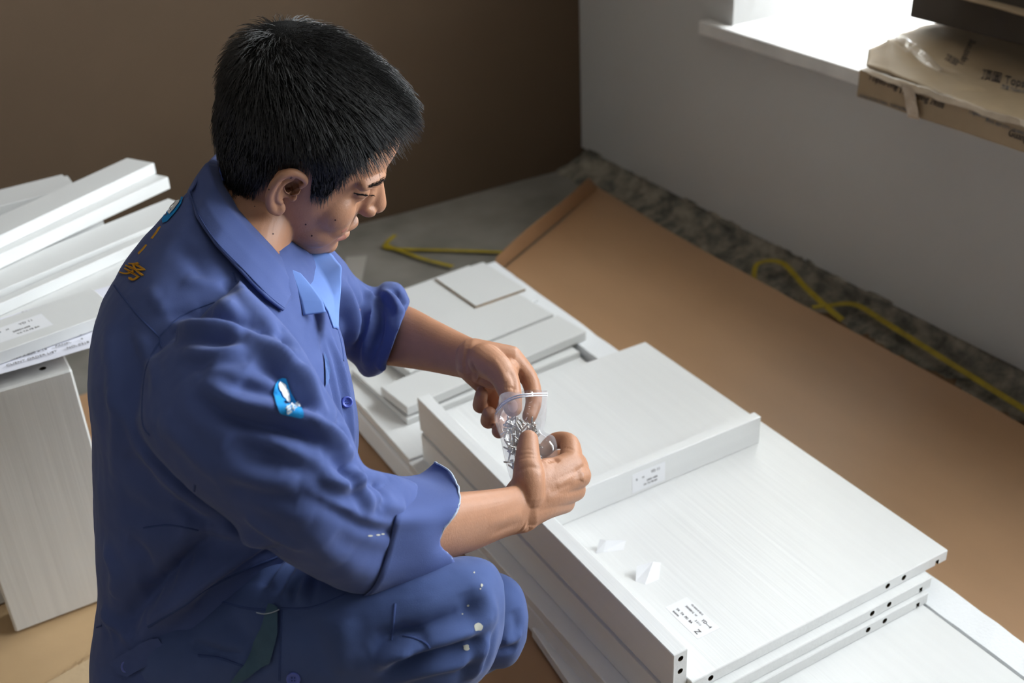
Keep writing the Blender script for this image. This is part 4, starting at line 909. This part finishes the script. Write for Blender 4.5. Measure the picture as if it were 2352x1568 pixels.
seam([(262, 655), (312, 719), (367, 775)]); seam([(367, 772), (414, 728), (468, 702), (535, 686), (624, 697)]); seam([(367, 775), (374, 806), (414, 867), (450, 915), (483, 949), (527, 984), (580, 1050), (624, 1090), (686, 1117), (753, 1152), (819, 1187), (890, 1207), (960, 1212)])
seam([(365, 786), (334, 853), (327, 965), (345, 1000)]); seam([(535, 626), (548, 660), (566, 688)]); seam([(448, 1112), (443, 1190), (465, 1227)]); seam([(330, 1212), (390, 1206), (455, 1218)])
seam([(222, 1440), (290, 1415), (350, 1380), (372, 1342)]); seam([(340, 1440), (420, 1392), (480, 1350), (560, 1310), (640, 1278)], .003)
seam([(772, 745), (786, 800), (789, 850), (788, 927), (808, 980), (820, 1030)], .005, 'placket_edge')
def button(bvh, u, v, r, parent, name='button'):
    p, n = hit(bvh, u, v); bm = bmesh.new()
    n = (n*.6-(p-CAM).normalized()*.4).normalized()
    pr_ = [(0, .0011), (.45, .0011), (.62, .0016), (.72, .0026), (.88, .0028), (1, .0018), (1, 0)]
    V = []; F = []; k = 24
    for a in range(k):
        for rr, h in pr_: V.append((r*rr*math.cos(a*2*math.pi/k), r*rr*math.sin(a*2*math.pi/k), h))
    m_ = len(pr_)
    for a in range(k):
        for j in range(m_-1): F.append((a*m_+j, a*m_+j+1, ((a+1) % k)*m_+j+1, ((a+1) % k)*m_+j))
    bm.free(); o = link(name, mesh(name, V, F, True), M['button'], parent); o.matrix_basis = frame_mat(p+n*.0012, RIGHT, n)
    for a in range(4):
        h = link('thread_hole', bm_mesh('thread_hole', cyl_bm(r*.10, .0006, 10)), M['seam'], o, loc=(r*.28*math.cos(a*1.571+.78), r*.28*math.sin(a*1.571+.78), .0013))
    return o
button(SB, 796, 923, .0062, shirt)
# chest pocket seen edge-on
decal('pocket_flap', SB, [(741, 808), (752, 828), (757, 850), (751, 876), (745, 892), (744, 850)], M['cloth_w'], shirt, lift=.002, step=2)
# sleeve badge
bd = decal('sleeve_badge', SB, [(641, 871), (650, 867), (658, 869), (669, 901), (682, 923), (696, 948), (697, 956), (692, 959), (669, 954), (644, 948), (633, 928), (627, 904), (631, 884)], M['patch'], shirt, lift=.0016, step=3)
decal('badge_oval', SB, [(635, 886), (640, 879), (648, 877), (656, 882), (664, 900), (669, 917), (664, 928), (653, 922), (643, 906)], M['white_emb'], bd, lift=.0028, step=3)
cast_text('badge_lettering', SB, '左右手', 674, 936, 13, 16, -.42, M['white_emb'], bd, lift=.0024)
# badge and gold lettering on the back
bb = decal('back_badge', SB, [(374, 506), (386, 480), (402, 459), (417, 451), (423, 455), (418, 470), (404, 490), (386, 510), (376, 514)], M['patch'], shirt, lift=.0016, step=3)
decal('badge_oval', SB, [(389, 490), (397, 473), (410, 459), (418, 457), (415, 468), (403, 484), (393, 495)], M['white_emb'], bb, lift=.0028, step=3)
cast_text('back_lettering', SB, '务', 307, 626, 52, 46, .55, M['gold_emb'], shirt, lift=.0018, shear=.2)
for a, b in (((366, 522), (348, 548)), ((336, 562), (318, 582))): seam([a, ((a[0]+b[0])/2+1, (a[1]+b[1])/2), b], .006, 'back_lettering', None, None, 'gold_emb')
for (u, v, w, h) in ((850, 1230, 6, 2), (868, 1228, 5, 2), (879, 1226, 4, 2), (912, 1232, 2.5, 3)): decal('paint_spot', SB, [(u+w*math.cos(a), v+h*math.sin(a)) for a in np.linspace(0, 6.28, 9, endpoint=False)], M['paint'], shirt, lift=.0005, step=3)
# trouser details
seam([(646, 1397), (690, 1398), (730, 1391), (795, 1364)], .003, 'seam', trousers, TB); seam([(646, 1400), (644, 1480), (642, 1563)], .003, 'seam', trousers, TB); seam([(907, 1386), (903, 1430), (899, 1470)], .003, 'seam', trousers, TB)
seam([(925, 1459), (955, 1466), (980, 1479), (992, 1500), (996, 1512)], .003, 'seam', trousers, TB); seam([(470, 1372), (560, 1395), (620, 1402)], .003, 'seam', trousers, TB); seam([(455, 1505), (500, 1510), (560, 1530)], .003, 'seam', trousers, TB)
button(TB, 675, 1557, .0068, trousers)
bl_ = decal('belt_end', TB, [(620, 1388), (632, 1390), (642, 1396), (642, 1453), (624, 1519), (560, 1560), (530, 1566), (567, 1519), (605, 1439)], M['cloth_g'], trousers, lift=.004)
tube('loose_thread', [hit(TB, *p)[0]-FWD*.006 for p in ((592, 1403), (610, 1406), (630, 1402), (644, 1396))], .0006, M['thread'], bl_)
for (u, v, w, h) in ((1098, 1440, 11, 9), (1071, 1486, 8, 8), (1106, 1344, 3, 4), (1075, 1390, 3, 3), (1089, 1315, 2, 2), (1103, 1352, 2, 2), (1062, 1410, 2, 2)):
    decal('paint_spot', TB, [(u+w*math.cos(a)*(.7+.5*rng.random()), v+h*math.sin(a)*(.7+.5*rng.random())) for a in np.linspace(0, 6.28, 12, endpoint=False)], M['paint'], trousers, lift=.0005, step=3)
# waist tab with its button
tab = decal('waist_tab', SB, [(258, 1520), (350, 1462), (366, 1462), (388, 1492), (380, 1502), (300, 1552), (280, 1548)], M['cloth'], shirt, lift=.004)
if hit(SB, 294, 1530)[0] is not None: button(SB, 294, 1530, .0062, shirt)

# ------------------------------------------------------------------ bag of screws
pm = bpy.data.materials.new('clear_plastic_film'); pm.use_nodes = True; pn = pm.node_tree; pn.nodes.remove(pn.nodes['Principled BSDF'])
tr_ = pn.nodes.new('ShaderNodeBsdfTransparent'); tr_.inputs[0].default_value = (.97, .97, .98, 1)
gl_ = pn.nodes.new('ShaderNodeBsdfGlossy'); gl_.inputs['Roughness'].default_value = .12; df_ = pn.nodes.new('ShaderNodeBsdfTranslucent'); df_.inputs[0].default_value = (.90, .91, .95, 1)
m1 = pn.nodes.new('ShaderNodeMixShader'); m1.inputs[0].default_value = .12; m2 = pn.nodes.new('ShaderNodeMixShader'); m2.inputs[0].default_value = .13
pn.links.new(tr_.outputs[0], m1.inputs[1]); pn.links.new(gl_.outputs[0], m1.inputs[2])
pn.links.new(m1.outputs[0], m2.inputs[1]); pn.links.new(df_.outputs[0], m2.inputs[2]); pn.links.new(m2.outputs[0], pn.nodes['Material Output'].inputs[0])
def film(rows, name, parent, seed, crump=.0035):
    R_ = np.array([[tuple(at(*p)) for p in r] for r in rows]); m_, n_ = R_.shape[:2]
    R_ = crm(R_.reshape(m_, -1), 46).reshape(46, n_, 3); R_ = np.stack([crm(r, 34) for r in R_]); V = []; F = []
    for i in range(46):
        for j in range(34):
            p = Vector(R_[i, j]); e = min(1, min(j, 33-j)/5); k = mnoise.noise_vector(p*55+Vector((seed, 0, 0)))*crump*e; k2 = mnoise.noise(p*130+Vector((0, seed, 0)))
            V.append(p+k-FWD*(abs(k2)*crump*.9*e))
    for i in range(45):
        for j in range(33): a = i*34+j; F.append((a, a+1, a+35, a+34))
    return link(name, mesh(name, V, F, True), pm, parent)
rows_f = [[(1146, 914, 1.292), (1172, 899, 1.262), (1215, 896, 1.258), (1257, 896, 1.292)], [(1141, 935, 1.292), (1170, 925, 1.262), (1215, 920, 1.260), (1256, 925, 1.294)], [(1135, 957, 1.292), (1168, 955, 1.262), (1212, 952, 1.262), (1254, 962, 1.294)],
          [(1142, 985, 1.292), (1172, 985, 1.264), (1210, 985, 1.268), (1250, 990, 1.294)], [(1150, 1010, 1.292), (1180, 1012, 1.268), (1225, 1012, 1.282), (1274, 1004, 1.298)], [(1158, 1050, 1.294), (1185, 1050, 1.270), (1230, 1050, 1.284), (1280, 1046, 1.302)], [(1168, 1085, 1.296), (1190, 1088, 1.276), (1225, 1088, 1.288), (1262, 1080, 1.302)], [(1180, 1116, 1.298), (1195, 1120, 1.288), (1215, 1120, 1.292), (1240, 1112, 1.302)]]
def widen(r, i, side):
    (a, b, c, d) = r; mix = lambda p, q_, t, dd: (p[0]+(q_[0]-p[0])*t, p[1]+(q_[1]-p[1])*t, dd)
    top = i < 4; fe, be = (1.275, 1.318) if top else (1.280, 1.306); bm_ = 1.338-.006*i if top else 1.318
    if side > 0: return [a, mix(a, b, .25, fe), b, c, mix(d, c, .25, fe+.004), d]
    return [a, mix(a, b, .25, be), (b[0], b[1], bm_), (c[0], c[1], bm_), mix(d, c, .25, be+.004), d]
rows_b = [widen(r, i, -1) for i, r in enumerate(rows_f)]; rows_f = [widen(r, i, 1) for i, r in enumerate(rows_f)]
bag = film(rows_f, 'screw_bag', None, 1); tag(bag, 'small clear plastic zip bag of screws held between both hands', 'bag')
film(rows_b, 'back_film', bag, 7)
def zip_(pts, name):
    tube(name, A3(pts), .0009, mat('zip_rib', (.80, .82, .90), .2, .5), bag)
zip_([(1139, 950, 1.290), (1155, 930, 1.268), (1180, 916, 1.256), (1215, 909, 1.255), (1257, 908, 1.292)], 'zip_ridge'); zip_([(1140, 942, 1.290), (1156, 924, 1.268), (1182, 910, 1.256), (1215, 904, 1.255), (1257, 903, 1.292)], 'zip_ridge')
M['steel'] = mat('zinc_steel', (.62, .60, .55), .25, .5, metal=1.0)
def screw_mesh():
    prf = [(0, .0030), (.0012, .0036), (.0030, .0032), (.0032, .0022), (.0016, 0), (.0015, -.002)]
    z = -.002
    for k in range(9): prf += [(.0012, z-.0006), (.0016, z-.0012)]; z -= .0013
    prf += [(.0006, z-.002), (0, z-.003)]; V = []; F = []; k = 10; m_ = len(prf)
    for a in range(k):
        for r, h in prf: V.append((r*math.cos(a*2*math.pi/k), r*math.sin(a*2*math.pi/k), h))
    for a in range(k):
        for j in range(m_-1): F.append((a*m_+j, a*m_+j+1, ((a+1) % k)*m_+j+1, ((a+1) % k)*m_+j))
    return mesh('screw', V, F, True)
sm = screw_mesh(); sm.materials.append(M['steel'])
def in_bag(v): return np.interp(v, [960, 985, 1010, 1050, 1085, 1116], [1146, 1150, 1156, 1164, 1174, 1184])+9, np.interp(v, [960, 985, 1010, 1050, 1085, 1116], [1235, 1238, 1240, 1240, 1238, 1225])
for i in range(110):
    v = 968+115*rng.random()**1.1; a, b = in_bag(v); u = a+(b-a)*rng.random()**1.5; d = 1.286+.014*rng.random()
    o = bpy.data.objects.new('screw', sm); C.objects.link(o); o.location = at(u, v, d); o.scale = (.75, .75, .62)
    ax = Vector((RIGHT*rng.normal()*.6+UP*rng.normal()+FWD*rng.normal()*.35)).normalized(); o.rotation_euler = ax.to_track_quat('Z', 'Y').to_euler()
    tag(o, 'small steel screw inside the clear plastic bag', 'screw', 'screws in the bag')

# ------------------------------------------------------------------ print on the sill carton
def stack_bvh(objs):
    V = []; F = []
    for o in objs:
        k = len(V); mw = (Matrix.Translation(o.location) if o.parent is None else Matrix.Identity(4)); V += [mw @ v.co for v in o.data.vertices]; F += [tuple(i+k for i in p.vertices) for p in o.data.polygons]
    return BVHTree.FromPolygons(V, F)
CB = stack_bvh([carton, flA, flB])
def cprint(txt, u, v, w, h, rot, m='ink', shear=0):
    o = cast_text('lettering', CB, txt, u, v, w, h, rot, M[m], carton, lift=.0022, shear=shear); o['kind'] = 'stuff'; o.matrix_parent_inverse = carton.matrix_basis.inverted()
cprint('Topstrong', 2030, 188, 17, 20, .36); cprint('Topstrong 顶固', 2118, 224, 17, 20, .33); cprint('DONG GUAN CHINA - TOPSTRONG', 2030, 236, 7, 9, .3, 'ink_f'); cprint('Guang', 2340, 312, 18, 22, .34); cprint('POOL RED CITY - GUANG', 2310, 291, 8, 10, .34, 'ink_f')
cprint('顶固 Topstrong', 2330, 190, 24, 26, .22); cprint('Topstrong', 2218, 122, 15, 24, -1.15); cprint('顶固', 2185, 140, 16, 18, .5); cprint('顶固 Topstrong', 2330, 208, 10, 10, .22, 'ink_f'); cprint('Topstrong', 2250, 262, 12, 14, .3, 'ink_f')
